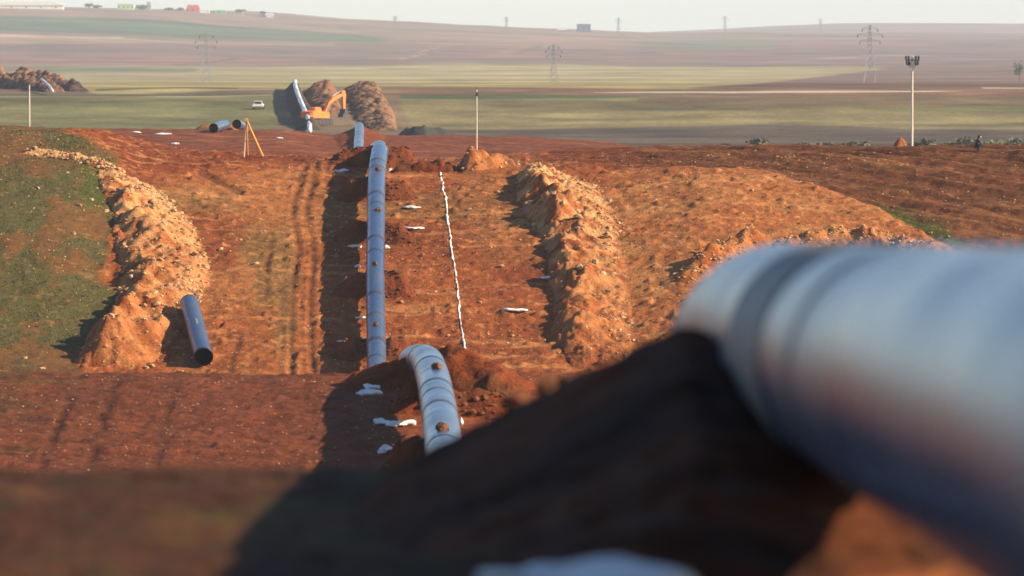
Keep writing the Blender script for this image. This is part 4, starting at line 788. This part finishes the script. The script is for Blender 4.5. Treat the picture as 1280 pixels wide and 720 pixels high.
skin_body("body", nodes, edges, 'jacket', pr)
bm = bmesh.new(); bmesh.ops.create_uvsphere(bm, u_segments=20, v_segments=14, radius=.115)
for v in bm.verts:
    v.co.z *= 1.22
    if v.co.x > .07 and abs(v.co.y) < .03 and -.03 < v.co.z < .02: v.co.x += .025
me = bpy.data.meshes.new("head"); bm.to_mesh(me); bm.free(); me.materials.append(M['skin']); hd = link(bpy.data.objects.new("head", me), pr); hd.location = (.20, .02, 1.04)
bm = bmesh.new(); bmesh.ops.create_uvsphere(bm, u_segments=20, v_segments=14, radius=.13)
for v in bm.verts: v.co.z *= 1.15; v.co.x -= .025 * (1 if v.co.z < .05 else 0)
bmesh.ops.delete(bm, geom=[v for v in bm.verts if v.co.x > .05 and v.co.z < .06 or v.co.z < -.08], context='VERTS')
me = bpy.data.meshes.new("hair"); bm.to_mesh(me); bm.free(); me.materials.append(M['hair']); link(bpy.data.objects.new("hair", me), hd)

# ------------------------------------------------------------------ loose stones and grass
def in_hill(n, xr, dr_): return rng.uniform(*xr, n), rng.uniform(*dr_, n)
x, d = in_hill(5000, (-36, 36), (352, 412)); z = H(x, d); px, py = pix(x, d, z); keep = fbm(x / 4, d / 4, 3, 801) + .25 * rng.random(len(x)) > .02
rubble(ground, "gravel", list(zip(x[keep], d[keep], z[keep])), rng.uniform(.06, .2, keep.sum()), 'rock')
x, d = in_hill(1100, (-12, 14), (352, 410)); z = H(x, d); keep = fbm(x / 3, d / 3, 3, 805) > .02
rubble(ground, "clods", list(zip(x[keep], d[keep], z[keep])), rng.uniform(.1, .26, keep.sum()), 'clod')
x, d = in_hill(1500, (-24, 6), (176, 228)); z = H(x, d); rubble(ground, "gravel", list(zip(x, d, z)), rng.uniform(.03, .11, len(x)), 'rock')
st = [(84,216),(115,250),(99,257),(132,264),(146,252),(150,240),(47,235),(92,292),(30,448),(52,461),(78,432),(95,420),(105,435),(600,378),(502,378),(545,365),(628,333),(586,262),(622,240),(500,255),(940,238),(1186,296),(720,175),(650,300),(640,420),(560,420),(320,330),(300,300),(215,318),(275,312),(240,448),(182,460),(190,458),(430,300)]
pts = [ground_at(a, b, 348, 420) for a, b in st]; rocks_on(ground, pts, [rnd.uniform(.3, .6) for _ in pts], "stone")
x, d = in_hill(60000, (-42, -22), (350, 416)); z = H(x, d); px, py = pix(x, d, base(x, d)); gm = poly_mask(px, py, GRASS, 6); kp = (gm > .6) & (fbm(x / 2.2, d / 4.0, 4, 141) + .25 * rng.normal(size=len(x)) < -.02)
x, d, z = x[kp], d[kp], z[kp]; n = len(x); a = rng.uniform(0, 6.3, n); h = rng.uniform(.03, .11, n); w = rng.uniform(.02, .06, n)
v = np.stack([np.stack([x - np.cos(a)*w, d - np.sin(a)*w, z + Z0 - .02], 1), np.stack([x + np.cos(a)*w, d + np.sin(a)*w, z + Z0 - .02], 1), np.stack([x + rng.normal(0, .06, n), d + rng.normal(0, .06, n), z + h + Z0], 1)], 1).reshape(-1, 3)
me = mesh_np("grass", v, [(3*i, 3*i+1, 3*i+2) for i in range(n)], False); me.materials.append(M['blade']); tag(link(bpy.data.objects.new("grass", me)), "short green grass covering the field left of the spoil bank", "grass", None, "stuff")

# ------------------------------------------------------------------ haze
m, t, b = nt("haze_air"); t.nodes.remove(b); v = t.nodes.new("ShaderNodeVolumePrincipled"); v.inputs["Color"].default_value = (0.78, 0.90, 1.0, 1); v.inputs["Density"].default_value = 6.5e-5; v.inputs["Anisotropy"].default_value = 0.1
t.links.new(v.outputs[0], [n for n in t.nodes if n.type == 'OUTPUT_MATERIAL'][0].inputs["Volume"]); M['haze'] = m
zmin = float(V_[:, 2].min()) if False else -60.0
mb = MB(); mb.box((0, 7150, (zmin + 110) / 2 + Z0), (18600, 14700, 110 - zmin)); hz_ = mb.build("haze", 'haze'); tag(hz_, kind="stuff")
